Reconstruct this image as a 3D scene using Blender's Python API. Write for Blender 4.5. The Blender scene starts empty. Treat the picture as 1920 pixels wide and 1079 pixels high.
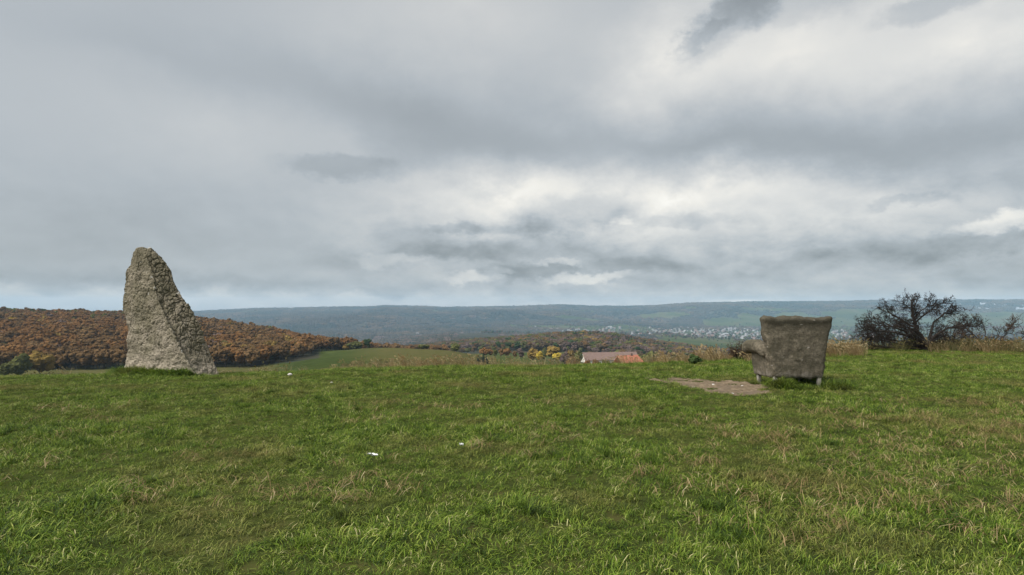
import bpy, bmesh, math, random
import numpy as np
from mathutils import Vector, Matrix

# ------------------------------------------------------------------ camera, sky, sun, exposure
sc = bpy.context.scene
col = sc.collection
F, CX, HY, EYE = 1150.0, 960.0, 575.0, 1.6      # focal length in photo pixels, centre column, horizon row, eye height
EXPO = 1.95
R = math.radians

cam = bpy.data.cameras.new('camera'); camo = bpy.data.objects.new('camera', cam); col.objects.link(camo)
cam.sensor_width = 36.0; cam.lens = 36.0 * F / 1920.0
cam.shift_y = (HY - 539.5) / 1920.0
cam.clip_start = 0.05; cam.clip_end = 30000
camo.location = (0, 0, EYE); camo.rotation_euler = (R(90), 0, 0)
sc.camera = camo

sc.render.engine = 'CYCLES'
sc.view_settings.view_transform = 'Standard'; sc.view_settings.look = 'None'
sc.view_settings.exposure = EXPO; sc.view_settings.gamma = 1.0; sc.view_settings.use_curve_mapping = False
cy = sc.cycles
cy.use_denoising = True; cy.denoiser = 'OPENIMAGEDENOISE'
cy.max_bounces = 6; cy.diffuse_bounces = 3; cy.glossy_bounces = 2; cy.transmission_bounces = 3
cy.volume_bounces = 1; cy.transparent_max_bounces = 4
cy.use_adaptive_sampling = False

SUN_AZ, SUN_EL = R(-118), R(50)                  # azimuth from the view axis (+Y), positive to the right

def N(nt, t, **kw):
    n = nt.nodes.new(t)
    for k, v in kw.items(): setattr(n, k, v)
    return n
def lk(nt, a, b): nt.links.new(a, b)
def math_n(nt, op, a=None, b=None, c=None, clamp=False):
    n = N(nt, 'ShaderNodeMath', operation=op, use_clamp=clamp)
    for i, v in enumerate((a, b, c)):
        if v is None: continue
        if isinstance(v, (int, float)): n.inputs[i].default_value = v
        else: lk(nt, v, n.inputs[i])
    return n.outputs[0]
def ramp(nt, fac, stops, interp='LINEAR'):
    n = N(nt, 'ShaderNodeValToRGB'); e = n.color_ramp.elements; n.color_ramp.interpolation = interp
    while len(e) < len(stops): e.new(0.5)
    for s, (p, c) in zip(e, stops):
        s.position = p; s.color = (*c, 1) if len(c) == 3 else c
    lk(nt, fac, n.inputs[0]); return n.outputs[0]
def noise_n(nt, vec, scale, detail=4, rough=0.55, dist=0.0, out=0):
    n = N(nt, 'ShaderNodeTexNoise'); n.inputs['Scale'].default_value = scale
    n.inputs['Detail'].default_value = detail; n.inputs['Roughness'].default_value = rough
    n.inputs['Distortion'].default_value = dist
    if vec is not None: lk(nt, vec, n.inputs['Vector'])
    return n.outputs[out]
def mix_n(nt, fac, a, b, blend='MIX'):
    n = N(nt, 'ShaderNodeMix', data_type='RGBA', blend_type=blend)
    for sock, v in ((n.inputs[0], fac), (n.inputs[6], a), (n.inputs[7], b)):
        if isinstance(v, (int, float)): sock.default_value = v
        elif isinstance(v, tuple): sock.default_value = (*v, 1)
        else: lk(nt, v, sock)
    return n.outputs[2]

# ---- sky: a cloud deck over a clear sky, drawn as a function of direction
CLOUD = 0.266                                     # the deck's radiance at the exposure above
def build_world():
    w = bpy.data.worlds.new('World'); sc.world = w; w.use_nodes = True
    nt = w.node_tree; nt.nodes.clear()
    tc = N(nt, 'ShaderNodeTexCoord'); d = tc.outputs['Generated']
    sx = N(nt, 'ShaderNodeSeparateXYZ'); lk(nt, d, sx.inputs[0]); x, y, z = sx.outputs
    az = math_n(nt, 'ARCTAN2', x, y); el = math_n(nt, 'ARCSINE', z)
    zz = math_n(nt, 'ADD', math_n(nt, 'MAXIMUM', z, 0.0), 0.10)
    pl = N(nt, 'ShaderNodeCombineXYZ')
    lk(nt, math_n(nt, 'DIVIDE', x, zz), pl.inputs[0]); lk(nt, math_n(nt, 'DIVIDE', y, zz), pl.inputs[1])
    P = pl.outputs[0]
    ae = N(nt, 'ShaderNodeCombineXYZ'); lk(nt, az, ae.inputs[0]); lk(nt, el, ae.inputs[1])
    # warps so that no cloud has a clean outline: a broad one for the deck, a fine one for the broken clouds
    def warp(stretch, scale, detail, rough, ax, ay):
        st = N(nt, 'ShaderNodeVectorMath', operation='MULTIPLY'); lk(nt, ae.outputs[0], st.inputs[0]); st.inputs[1].default_value = (1, stretch, 1)
        wn = noise_n(nt, st.outputs[0], scale, detail, rough, out=1)
        wv = N(nt, 'ShaderNodeVectorMath', operation='MULTIPLY_ADD'); lk(nt, wn, wv.inputs[0])
        wv.inputs[1].default_value = (ax, ay, 0); wv.inputs[2].default_value = (-ax / 2, -ay / 2, 0)
        wa = N(nt, 'ShaderNodeVectorMath', operation='ADD'); lk(nt, wv.outputs[0], wa.inputs[0]); lk(nt, ae.outputs[0], wa.inputs[1])
        return wa.outputs[0]
    W = warp(1.4, 3.6, 8, .64, .28, .17); W2 = warp(1.5, 15.0, 8, .68, .11, .062)
    blobs = [  # px, row, half width, half height, tilt, amount
        (250, 60, 700, 260, 0, -.01), (400, 250, 300, 120, -10, .08), (620, 290, 260, 70, -18, .05), (60, 300, 300, 160, 0, .02),
        (1250, 275, 950, 150, -4, -.13), (1700, 300, 600, 140, -6, -.10), (760, 215, 420, 110, -14, -.08), (330, 120, 420, 90, -8, -.04),
        (1480, 80, 450, 160, 6, .34), (1850, 90, 360, 140, 0, .32), (1240, 120, 220, 120, 30, .22),
        (960, 372, 340, 74, 6, .40), (1290, 376, 440, 68, 3, .46), (1580, 405, 500, 84, 4, .26),
        (940, 445, 260, 46, 0, -.07), (1560, 492, 620, 60, 0, -.16), (1180, 470, 300, 44, 0, -.08), (780, 476, 330, 40, 0, -.08),
        (200, 440, 800, 180, 0, -.10), (300, 528, 900, 22, 0, -.10), (330, 557, 1000, 22, 0, .17), (860, 30, 460, 170, 0, .13), (1250, 556, 900, 36, 0, .03),
        (960, 574, 2600, 26, 0, .13), (1392, 565, 70, 5, 0, .40)]
    crisp = [
        (1378, 28, 130, 44, 30, -.18), (1470, 6, 150, 36, 0, -.12), (1310, 72, 60, 16, 20, -.12), (1760, 2, 130, 22, 5, -.14),
        (642, 314, 118, 22, 0, -.10), (1905, 412, 140, 22, 8, .28), (1840, 452, 210, 30, 3, -.12), (1700, 378, 80, 10, 6, -.10),
        (1080, 398, 130, 36, 6, -.17), (855, 425, 70, 13, 0, -.13), (1290, 415, 90, 14, 0, -.11), (960, 425, 80, 18, 0, -.08),
        (1000, 512, 100, 20, 0, -.17), (880, 470, 130, 18, 0, -.09), (1180, 500, 130, 16, 0, -.07), (700, 549, 70, 8, 0, -.08), (480, 556, 30, 7, 0, -.06),
        (888, 524, 46, 11, 0, .18), (1095, 523, 90, 10, 4, .22), (1162, 414, 26, 12, 0, .15), (745, 487, 100, 13, 0, .09), (940, 510, 30, 10, 0, .14), (1050, 490, 50, 9, 0, .12), (1380, 505, 70, 12, 0, .06)]
    acc = None
    for px, row, hw, hh, tilt, amp, sharp in [b + (0,) for b in blobs] + [b + (1,) for b in crisp]:
        a0 = math.atan((px - CX) / F); e0 = math.atan((HY - row) / F * math.cos(a0)); c = math.cos(a0) ** 2
        m = N(nt, 'ShaderNodeMapping', vector_type='TEXTURE')
        lk(nt, W2 if sharp else W if hh > 30 else W2 if hh > 6 else ae.outputs[0], m.inputs['Vector'])
        m.inputs['Location'].default_value = (a0, e0, 0); m.inputs['Rotation'].default_value = (0, 0, R(tilt))
        m.inputs['Scale'].default_value = (1.35 * hw / F * c, 1.35 * hh / F * math.cos(a0), 1)
        g = N(nt, 'ShaderNodeTexGradient', gradient_type='SPHERICAL' if sharp else 'QUADRATIC_SPHERE'); lk(nt, m.outputs[0], g.inputs[0])
        v = g.outputs[1]
        if sharp:
            mr = N(nt, 'ShaderNodeMapRange', interpolation_type='SMOOTHSTEP'); lk(nt, v, mr.inputs[0]); mr.inputs[1].default_value = .02; mr.inputs[2].default_value = .60; v = mr.outputs[0]
        acc = math_n(nt, 'MULTIPLY_ADD', v, amp, 0.495 if acc is None else acc)
    n1 = noise_n(nt, P, 0.45, 5, 0.5, 0.3)
    acc = math_n(nt, 'MULTIPLY_ADD', math_n(nt, 'SUBTRACT', n1, 0.5), 0.10, acc)
    # low broken cloud: lit tops, darker bases
    cu = N(nt, 'ShaderNodeVectorMath', operation='MULTIPLY'); lk(nt, ae.outputs[0], cu.inputs[0]); cu.inputs[1].default_value = (1, 2.0, 1)
    cu2 = N(nt, 'ShaderNodeVectorMath', operation='ADD'); lk(nt, cu.outputs[0], cu2.inputs[0]); cu2.inputs[1].default_value = (0.01, 0.03, 0)
    ea = noise_n(nt, cu.outputs[0], 9.0, 8, .62, .2); eb = noise_n(nt, cu2.outputs[0], 9.0, 8, .62, .2)
    low = N(nt, 'ShaderNodeMapRange', interpolation_type='SMOOTHSTEP'); lk(nt, el, low.inputs[0]); low.inputs[1].default_value = .26; low.inputs[2].default_value = .08; low.inputs[3].default_value = .04; low.inputs[4].default_value = 1
    em = math_n(nt, 'MULTIPLY', math_n(nt, 'SUBTRACT', ea, eb), low.outputs[0])
    side = N(nt, 'ShaderNodeMapRange', interpolation_type='SMOOTHSTEP'); lk(nt, az, side.inputs[0]); side.inputs[1].default_value = -.45; side.inputs[2].default_value = -.05; side.inputs[3].default_value = .3; side.inputs[4].default_value = 1
    acc = math_n(nt, 'MULTIPLY_ADD', math_n(nt, 'MULTIPLY', em, side.outputs[0]), .48, acc)
    acc = math_n(nt, 'MAXIMUM', acc, 0.26)
    tint = ramp(nt, acc, [(0.30, (.925, 1.01, 1.055)), (0.46, (.94, 1.01, 1.055)), (0.60, (.99, 1.01, 1.0)), (0.85, (1.03, 1.0, .92))])
    colr = N(nt, 'ShaderNodeVectorMath', operation='SCALE'); lk(nt, tint, colr.inputs[0]); lk(nt, acc, colr.inputs['Scale'])
    sky = N(nt, 'ShaderNodeTexSky', sky_type='NISHITA'); sky.sun_disc = False
    sky.sun_elevation = SUN_EL; sky.sun_rotation = SUN_AZ; sky.dust_density = 2.0
    b1 = N(nt, 'ShaderNodeBackground'); lk(nt, sky.outputs[0], b1.inputs[0]); b1.inputs[1].default_value = 0.05
    b2 = N(nt, 'ShaderNodeBackground'); lk(nt, colr.outputs[0], b2.inputs[0]); b2.inputs[1].default_value = CLOUD
    ms = N(nt, 'ShaderNodeMixShader'); ms.inputs[0].default_value = 0.94
    lk(nt, b1.outputs[0], ms.inputs[1]); lk(nt, b2.outputs[0], ms.inputs[2])
    out = N(nt, 'ShaderNodeOutputWorld'); lk(nt, ms.outputs[0], out.inputs[0])
    w.cycles.sampling_method = 'MANUAL'; w.cycles.sample_map_resolution = 512
build_world()

sun = bpy.data.lights.new('sun', 'SUN'); sun.energy = 1.5; sun.angle = R(48); sun.color = (1.0, 0.97, 0.92)
suno = bpy.data.objects.new('sun', sun); col.objects.link(suno)
sd = Vector((math.sin(SUN_AZ) * math.cos(SUN_EL), math.cos(SUN_AZ) * math.cos(SUN_EL), math.sin(SUN_EL)))
suno.rotation_euler = (-sd).to_track_quat('-Z', 'Y').to_euler()

# ------------------------------------------------------------------ numeric helpers
rng = np.random.default_rng(7); rnd = random.Random(11)
def X(px, D): return (px - CX) / F * D
def Zr(row, D): return EYE - (row - HY) / F * D

def _hash(i, j, k, s):
    i = i.astype(np.int64); j = j.astype(np.int64); k = k.astype(np.int64)
    h = (i * 374761393 + j * 668265263 + k * 2147483647 + s * 1274126177) & 0xffffffff
    h = ((h ^ (h >> 13)) * 1274126177) & 0xffffffff
    h = ((h ^ (h >> 16)) * 2246822519) & 0xffffffff
    return ((h ^ (h >> 15)) & 0xffffff) / float(0x1000000)
def vnoise(p, s=0):
    """value noise, -1..1, p (n,3)"""
    f = np.floor(p); t = p - f; t = t * t * t * (t * (t * 6 - 15) + 10)
    i, j, k = f[:, 0], f[:, 1], f[:, 2]; r = 0
    for a in (0, 1):
        wa = t[:, 0] if a else 1 - t[:, 0]
        for b in (0, 1):
            wb = t[:, 1] if b else 1 - t[:, 1]
            for c in (0, 1):
                wc = t[:, 2] if c else 1 - t[:, 2]
                r = r + wa * wb * wc * _hash(i + a, j + b, k + c, s)
    return r * 2 - 1
def fbm(p, s=0, o=4, g=0.5):
    r = 0; a = 1.0; q = p
    for n in range(o):
        r = r + a * vnoise(q + 17.3 * n, s + n); q = q * 2.03; a *= g
    return r
def worley(p, s=0):
    f = np.floor(p); F1 = np.full(len(p), 9.0); F2 = np.full(len(p), 9.0); cid = np.zeros(len(p))
    for a in (-1, 0, 1):
        for b in (-1, 0, 1):
            for c in (-1, 0, 1):
                i, j, k = f[:, 0] + a, f[:, 1] + b, f[:, 2] + c
                q = np.stack([i + _hash(i, j, k, s), j + _hash(i, j, k, s + 1), k + _hash(i, j, k, s + 2)], 1)
                d = np.sqrt(((p - q) ** 2).sum(1)); h = _hash(i, j, k, s + 3)
                m = d < F1
                F2 = np.where(m, F1, np.minimum(F2, d)); cid = np.where(m, h, cid); F1 = np.where(m, d, F1)
    return F1, F2, cid
def p3(x, y, z=0.0):
    x = np.atleast_1d(np.asarray(x, float)); y = np.atleast_1d(np.asarray(y, float))
    return np.stack([x, y, np.broadcast_to(np.asarray(z, float), x.shape)], 1)
def sstep(a, b, x):
    t = np.clip((x - a) / (b - a), 0, 1); return t * t * (3 - 2 * t)

def mesh(name, v, f, mats=(), mi=None, smooth=False):
    m = bpy.data.meshes.new(name)
    v = np.asarray(v, np.float32)
    if isinstance(f, np.ndarray):
        nf, k = f.shape
        m.vertices.add(len(v)); m.vertices.foreach_set('co', v.ravel())
        m.loops.add(nf * k); m.loops.foreach_set('vertex_index', f.astype(np.int32).ravel())
        m.polygons.add(nf); m.polygons.foreach_set('loop_start', np.arange(nf, dtype=np.int32) * k)
        m.update(calc_edges=True)
    else:
        m.from_pydata(v.tolist(), [], f); m.update()
    for a in mats: m.materials.append(a)
    if mi is not None: m.polygons.foreach_set('material_index', np.asarray(mi, np.int32))
    if smooth: m.polygons.foreach_set('use_smooth', np.ones(len(m.polygons), bool))
    return m
def link(name, data, parent=None, loc=None, rz=None, label=None, cat=None, group=None, kind=None, scale=None):
    o = bpy.data.objects.new(name, data); col.objects.link(o)
    if parent is not None: o.parent = parent
    if loc is not None: o.location = loc
    if rz is not None: o.rotation_euler = (0, 0, rz)
    if scale is not None: o.scale = scale if hasattr(scale, '__len__') else (scale,) * 3
    if label: o['label'] = label
    if cat: o['category'] = cat
    if group: o['group'] = group
    if kind: o['kind'] = kind
    return o

class Geo:
    """collects verts and faces"""
    def __init__(s): s.v = []; s.f = []; s.m = []; s.n = 0
    def add(s, v, f, m=0):
        v = np.asarray(v, float); s.v.append(v); s.f += [tuple(int(i) + s.n for i in q) for q in f]; s.m += [m] * len(f); s.n += len(v)
    def box(s, x0, x1, y0, y1, z0, z1, m=0):
        s.add([(x0,y0,z0),(x1,y0,z0),(x1,y1,z0),(x0,y1,z0),(x0,y0,z1),(x1,y0,z1),(x1,y1,z1),(x0,y1,z1)],
              [(3,2,1,0),(4,5,6,7),(0,1,5,4),(1,2,6,5),(2,3,7,6),(3,0,4,7)], m)
    def tube(s, pts, rad, sides=5, m=0):
        pts = np.asarray(pts, float); n = len(pts)
        t = np.gradient(pts, axis=0); t /= np.linalg.norm(t, axis=1)[:, None] + 1e-9
        up = np.where(np.abs(t[:, 2:3]) > .9, np.array([[1., 0, 0]]), np.array([[0, 0, 1.]]))
        a = np.cross(t, up); a /= np.linalg.norm(a, axis=1)[:, None] + 1e-9; b = np.cross(t, a)
        an = np.arange(sides) * 2 * np.pi / sides
        v = pts[:, None, :] + np.asarray(rad)[:, None, None] * (np.cos(an)[None, :, None] * a[:, None, :] + np.sin(an)[None, :, None] * b[:, None, :])
        f = [(i*sides+j, i*sides+(j+1) % sides, (i+1)*sides+(j+1) % sides, (i+1)*sides+j) for i in range(n-1) for j in range(sides)]
        s.add(v.reshape(-1, 3), f, m)
    def mesh(s, name, mats, smooth=False): return mesh(name, np.concatenate(s.v), s.f, mats, s.m, smooth)

# ------------------------------------------------------------------ terrain
COLS = {  # column in the photo -> ground height against depth
    -700: [(14,.0),(16,-.3),(20,-1.1),(26,-2.4),(40,-5.2),(70,-10),(120,-16),(200,-21.8),(250,-24),(300,-22),(450,-13.5),(600,-8),(760,-13),(1300,-80),(2200,-122)],
    0:   [(14,.0),(16,-.3),(20,-1.1),(26,-2.4),(40,-5.2),(70,-10),(120,-16),(200,-21.8),(250,-24),(300,-22),(450,-13.5),(600,-8),(760,-13),(1300,-80),(2200,-122)],
    300: [(14.3,.0),(16.5,-.3),(20,-1.0),(26,-2.3),(40,-5),(70,-9.5),(120,-15),(200,-21),(250,-24),(300,-23),(450,-15),(600,-11.5),(760,-17),(1300,-85),(2200,-122)],
    480: [(14.5,.0),(17,-.3),(20,-.9),(26,-2.2),(40,-4.6),(70,-8.5),(120,-14),(200,-20.5),(250,-24.5),(300,-25),(500,-21),(650,-26),(1300,-90),(2200,-122)],
    600: [(15,.0),(18,-.25),(26,-1.8),(40,-3.6),(70,-6.3),(120,-10.4),(200,-17),(350,-26),(550,-32),(700,-45),(1300,-95),(2200,-122)],
    720: [(15,.0),(18.5,-.2),(26,-1.6),(40,-3.4),(70,-6),(120,-9.6),(200,-14.8),(350,-22.7),(450,-34),(600,-48),(900,-70),(1300,-95),(2200,-122)],
    860: [(15.5,.0),(18.5,-.2),(26,-1.6),(40,-3.4),(70,-6.2),(120,-10),(200,-15),(300,-19.8),(400,-30),(600,-45),(900,-57),(1100,-66),(2600,-97),(2200,-122)],
    930: [(15.5,.0),(18.5,-.2),(26,-1.6),(40,-3.8),(70,-7.2),(120,-12.6),(200,-19.5),(300,-26),(400,-31),(600,-43),(900,-52),(1100,-68),(2600,-100),(2200,-122)],
    1000:[(15.5,.0),(18.5,-.2),(26,-1.7),(40,-4),(70,-7),(120,-11.5),(200,-18),(300,-24.7),(400,-30.8),(600,-42),(850,-46),(1100,-75),(2600,-105),(2200,-122)],
    1100:[(16,.0),(19,-.2),(26,-2),(40,-5),(70,-9.5),(120,-15),(200,-23),(330,-32),(440,-38.6),(600,-40),(850,-37),(1100,-75),(2600,-105),(2200,-122)],
    1250:[(16.5,.0),(20,-.15),(26,-1.7),(40,-5),(70,-10),(120,-16.5),(200,-25),(330,-36),(440,-42),(600,-48),(850,-54),(1100,-80),(2600,-105),(2500,-125)],
    1420:[(17,.0),(20,-.05),(26,-1.2),(40,-4),(70,-9),(120,-16),(200,-27),(330,-42),(600,-62),(900,-75),(1300,-88),(1800,-108),(2500,-125)],
    1640:[(18,.0),(22,.05),(28,-.6),(40,-3),(70,-8),(120,-16),(200,-27),(330,-42),(600,-62),(900,-75),(1300,-88),(1800,-108),(2500,-125)],
    2600:[(18,.0),(22,.05),(28,-.5),(40,-2.6),(70,-8),(120,-16),(200,-27),(330,-42),(600,-62),(900,-75),(1300,-88),(1800,-108),(2500,-125)],
}
CREST = np.array([(-700,592),(300,586),(380,583),(480,578),(640,575.5),(700,575),(720,573),(790,573.5),(830,576),(960,574),(1050,571),(1110,573.5),(1180,574),(1230,572),(1280,568),(1400,565.5),(1560,565),(1640,563),(1920,561.5),(2600,563)], float)
FOOT = np.array([(-700,2300),(900,2300),(1200,3300),(1420,3900),(2600,3900)], float)
_pc = np.arange(-700, 2601, 20.0); _lc = np.linspace(math.log(10), math.log(2500), 260)
_T = np.zeros((len(COLS), len(_lc)))
for _i, _k in enumerate(COLS):
    _a = np.array([(10, 0.0)] + COLS[_k] + [(2500, -125)]) if COLS[_k][-1][0] < 2500 else np.array([(10, 0.0)] + COLS[_k])
    _T[_i] = np.interp(_lc, np.log(_a[:, 0]), _a[:, 1])
_T = np.stack([np.interp(_pc, list(COLS), _T[:, j]) for j in range(len(_lc))], 1)
def _blur(T, n, ax):
    k = np.hanning(2 * n + 1); k /= k.sum()
    pad = [(0, 0), (0, 0)]; pad[ax] = (n, n)
    return np.apply_along_axis(lambda q: np.convolve(q, k, 'valid'), ax, np.pad(T, pad, mode='edge'))
_T = _blur(_blur(_T, 4, 1), 4, 0)

PATCH = [(1215,712),(1262,709),(1330,713),(1372,718),(1412,720),(1430,724),(1432,738),(1418,744),(1378,743),(1330,737),(1290,728),(1250,718)]
def _patch_poly():
    return np.array([(X(px, EYE * F / (r - HY)), EYE * F / (r - HY)) for px, r in PATCH])
PPOLY = _patch_poly()
def inpoly(x, y, poly):
    c = np.zeros(x.shape, bool); n = len(poly)
    for i in range(n):
        x0, y0 = poly[i]; x1, y1 = poly[(i + 1) % n]
        c ^= ((y0 > y) != (y1 > y)) & (x < (x1 - x0) * (y - y0) / (y1 - y0 + 1e-12) + x0)
    return c
def polydist(x, y, poly):
    d = np.full(x.shape, 1e9); n = len(poly)
    for i in range(n):
        a = poly[i]; b = poly[(i + 1) % n]; ab = b - a
        t = np.clip(((x - a[0]) * ab[0] + (y - a[1]) * ab[1]) / (ab @ ab), 0, 1)
        d = np.minimum(d, np.hypot(x - a[0] - t * ab[0], y - a[1] - t * ab[1]))
    return np.where(inpoly(x, y, poly), -d, d)

def gz(x, y):
    x = np.atleast_1d(np.asarray(x, float)); y = np.atleast_1d(np.asarray(y, float))
    r = np.hypot(x, y); th = np.clip(np.arctan2(x, y), R(-52), R(52))
    D = np.maximum(r * np.cos(th), 0.3); px = np.clip(CX + F * np.tan(th), -690, 2590)
    l = np.clip(np.log(np.maximum(D, 10.001)), _lc[0], _lc[-1])
    a = (px + 700) / 20.0; i = np.clip(a.astype(int), 0, len(_pc) - 2); ta = a - i
    b = (l - _lc[0]) / (_lc[1] - _lc[0]); j = np.clip(b.astype(int), 0, len(_lc) - 2); tb = b - j
    z = (_T[i, j] * (1 - tb) + _T[i, j+1] * tb) * (1 - ta) + (_T[i+1, j] * (1 - tb) + _T[i+1, j+1] * tb) * ta
    # far side of the valley
    ft = np.interp(px, FOOT[:, 0], FOOT[:, 1]); cr = EYE - (np.interp(px, CREST[:, 0], CREST[:, 1]) - HY) / F * 5600
    s = np.clip((D - ft) / (5600 - ft), 0, 1); up = sstep(0, 1, s) * .55 + s * .45
    far = -125 + (cr - 8 + 125) * up - np.maximum(D - 5600, 0) * .03
    z = np.where(D > 2200, np.where(D < 2500, z + (far - z) * sstep(2200, 2500, D), far), z)
    # relief
    big = fbm(p3(x / 700, y / 700), 5, 4); rav = 1 - np.abs(vnoise(p3(x / 420 + .3 * big, y / 900), 9)) * 2
    amp = sstep(2300, 3400, D) * np.clip(s * 4, 0, 1) * np.clip((1 - s) * 2.2, 0.0, 1)
    z = z + amp * (big * 22 - rav * 16)
    mid = sstep(60, 300, D) * (1 - sstep(2000, 3000, D))
    z = z + mid * fbm(p3(x / 90, y / 90), 21, 3) * 1.3
    near = 1 - sstep(22, 60, D)
    z = z + near * (fbm(p3(x / 4.5, y / 4.5), 31, 2) * .035 + fbm(p3(x / .55, y / .55), 33, 3) * .026)
    m = (D > 9) & (D < 16) & (x > 1) & (x < 8)
    if m.any():
        q = polydist(x[m], y[m], PPOLY)
        z[m] = z[m] - .055 * (1 - sstep(-.25, .12, q))
    return z
def g1(x, y): return float(gz(x, y)[0])

# ------------------------------------------------------------------ materials
def mat(name, rough=.85, spec=.25):
    m = bpy.data.materials.new(name); m.use_nodes = True; nt = m.node_tree
    b = nt.nodes['Principled BSDF']; b.inputs['Roughness'].default_value = rough; b.inputs['Specular IOR Level'].default_value = spec
    return m, nt, b
def geo_pos(nt): return N(nt, 'ShaderNodeNewGeometry').outputs['Position']
def obj_pos(nt): return N(nt, 'ShaderNodeTexCoord').outputs['Object']
def bump(nt, b, h, strength=.5, dist=.02):
    n = N(nt, 'ShaderNodeBump'); n.inputs['Strength'].default_value = strength; n.inputs['Distance'].default_value = dist
    lk(nt, h, n.inputs['Height']); lk(nt, n.outputs[0], b.inputs['Normal'])

def mat_ground():
    m, nt, b = mat('meadow_and_hills', 1.0, .0)
    P = geo_pos(nt); zone = N(nt, 'ShaderNodeAttribute', attribute_name='zone').outputs['Color']
    s = N(nt, 'ShaderNodeSeparateColor'); lk(nt, zone, s.inputs[0]); zr, zg, zb = s.outputs   # r: woodland, g: rough tall grass, b: green field
    soil = ramp(nt, noise_n(nt, P, 3.0, 6, .65), [(.3, (.024, .030, .010)), (.5, (.042, .052, .014)), (.7, (.065, .060, .022))])
    rough = ramp(nt, noise_n(nt, P, .22, 9, .72), [(.3, (.045, .048, .016)), (.47, (.075, .074, .025)), (.62, (.10, .085, .036)), (.75, (.065, .068, .02))])
    wn = N(nt, 'ShaderNodeTexNoise'); wn.inputs['Scale'].default_value = .012; wn.inputs['Detail'].default_value = 10; wn.inputs['Roughness'].default_value = .75; lk(nt, P, wn.inputs[0])
    wood = ramp(nt, wn.outputs[0], [(.32, (.018, .028, .022)), (.45, (.035, .040, .028)), (.55, (.052, .046, .032)), (.66, (.040, .052, .032)), (.75, (.09, .085, .055))])
    fn = noise_n(nt, P, .0035, 2, .4)
    field = ramp(nt, fn, [(.38, (.040, .056, .016)), (.46, (.060, .078, .022)), (.55, (.085, .085, .035)), (.62, (.045, .066, .017))], 'EASE')
    mott = ramp(nt, noise_n(nt, P, .16, 8, .7), [(.3, (.55, .55, .55)), (.7, (1.25, 1.22, 1.2))]); field = mix_n(nt, 1.0, field, mott, 'MULTIPLY')
    c = mix_n(nt, zg, soil, rough); c = mix_n(nt, zb, c, field); c = mix_n(nt, zr, c, wood)
    lk(nt, c, b.inputs['Base Color'])
    return m
def mat_grass(name, stops, dry, lo=.5, hi=.68):
    m, nt, b = mat(name, .6, .16)
    P = geo_pos(nt); t = N(nt, 'ShaderNodeAttribute', attribute_name='tint').outputs['Fac']
    n1 = noise_n(nt, P, .55, 5, .6); n2 = noise_n(nt, P, 2.6, 3, .6)
    oi = N(nt, 'ShaderNodeObjectInfo').outputs['Random']
    f = math_n(nt, 'MULTIPLY_ADD', math_n(nt, 'SUBTRACT', n2, .5), .9, t); f = math_n(nt, 'MULTIPLY_ADD', math_n(nt, 'SUBTRACT', oi, .5), .22, f, True)
    c = ramp(nt, f, stops)
    d = ramp(nt, n1, [(lo, (0, 0, 0)), (hi, (1, 1, 1))])
    dm = math_n(nt, 'MULTIPLY', math_n(nt, 'MULTIPLY', d, math_n(nt, 'ADD', t, .25)), .8, clamp=True)
    c = mix_n(nt, dm, c, dry)
    lk(nt, c, b.inputs['Base Color'])
    tr = N(nt, 'ShaderNodeBsdfTranslucent'); lk(nt, c, tr.inputs[0])
    ms = N(nt, 'ShaderNodeMixShader'); ms.inputs[0].default_value = .25
    lk(nt, b.outputs[0], ms.inputs[1]); lk(nt, tr.outputs[0], ms.inputs[2])
    lk(nt, ms.outputs[0], nt.nodes['Material Output'].inputs[0])
    return m
def mat_leaf(name, c0, c1, c2):
    m, nt, b = mat(name, .95, .0)
    oi = N(nt, 'ShaderNodeObjectInfo').outputs['Random']; P = geo_pos(nt)
    f = math_n(nt, 'MULTIPLY_ADD', noise_n(nt, P, .45, 4, .7), .9, math_n(nt, 'MULTIPLY_ADD', oi, .4, -.15), True)
    lk(nt, ramp(nt, f, [(.1, c0), (.5, c1), (.9, c2)]), b.inputs['Base Color'])
    return m
def mat_flat(name, c0, c1, scale=2.0, rough=.9, spec=.2, bmp=0, bscale=20):
    m, nt, b = mat(name, rough, spec); P = obj_pos(nt)
    lk(nt, ramp(nt, noise_n(nt, P, scale, 6, .65), [(.3, c0), (.7, c1)]), b.inputs['Base Color'])
    if bmp: bump(nt, b, noise_n(nt, P, bscale, 6, .7), .7, bmp)
    return m

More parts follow.
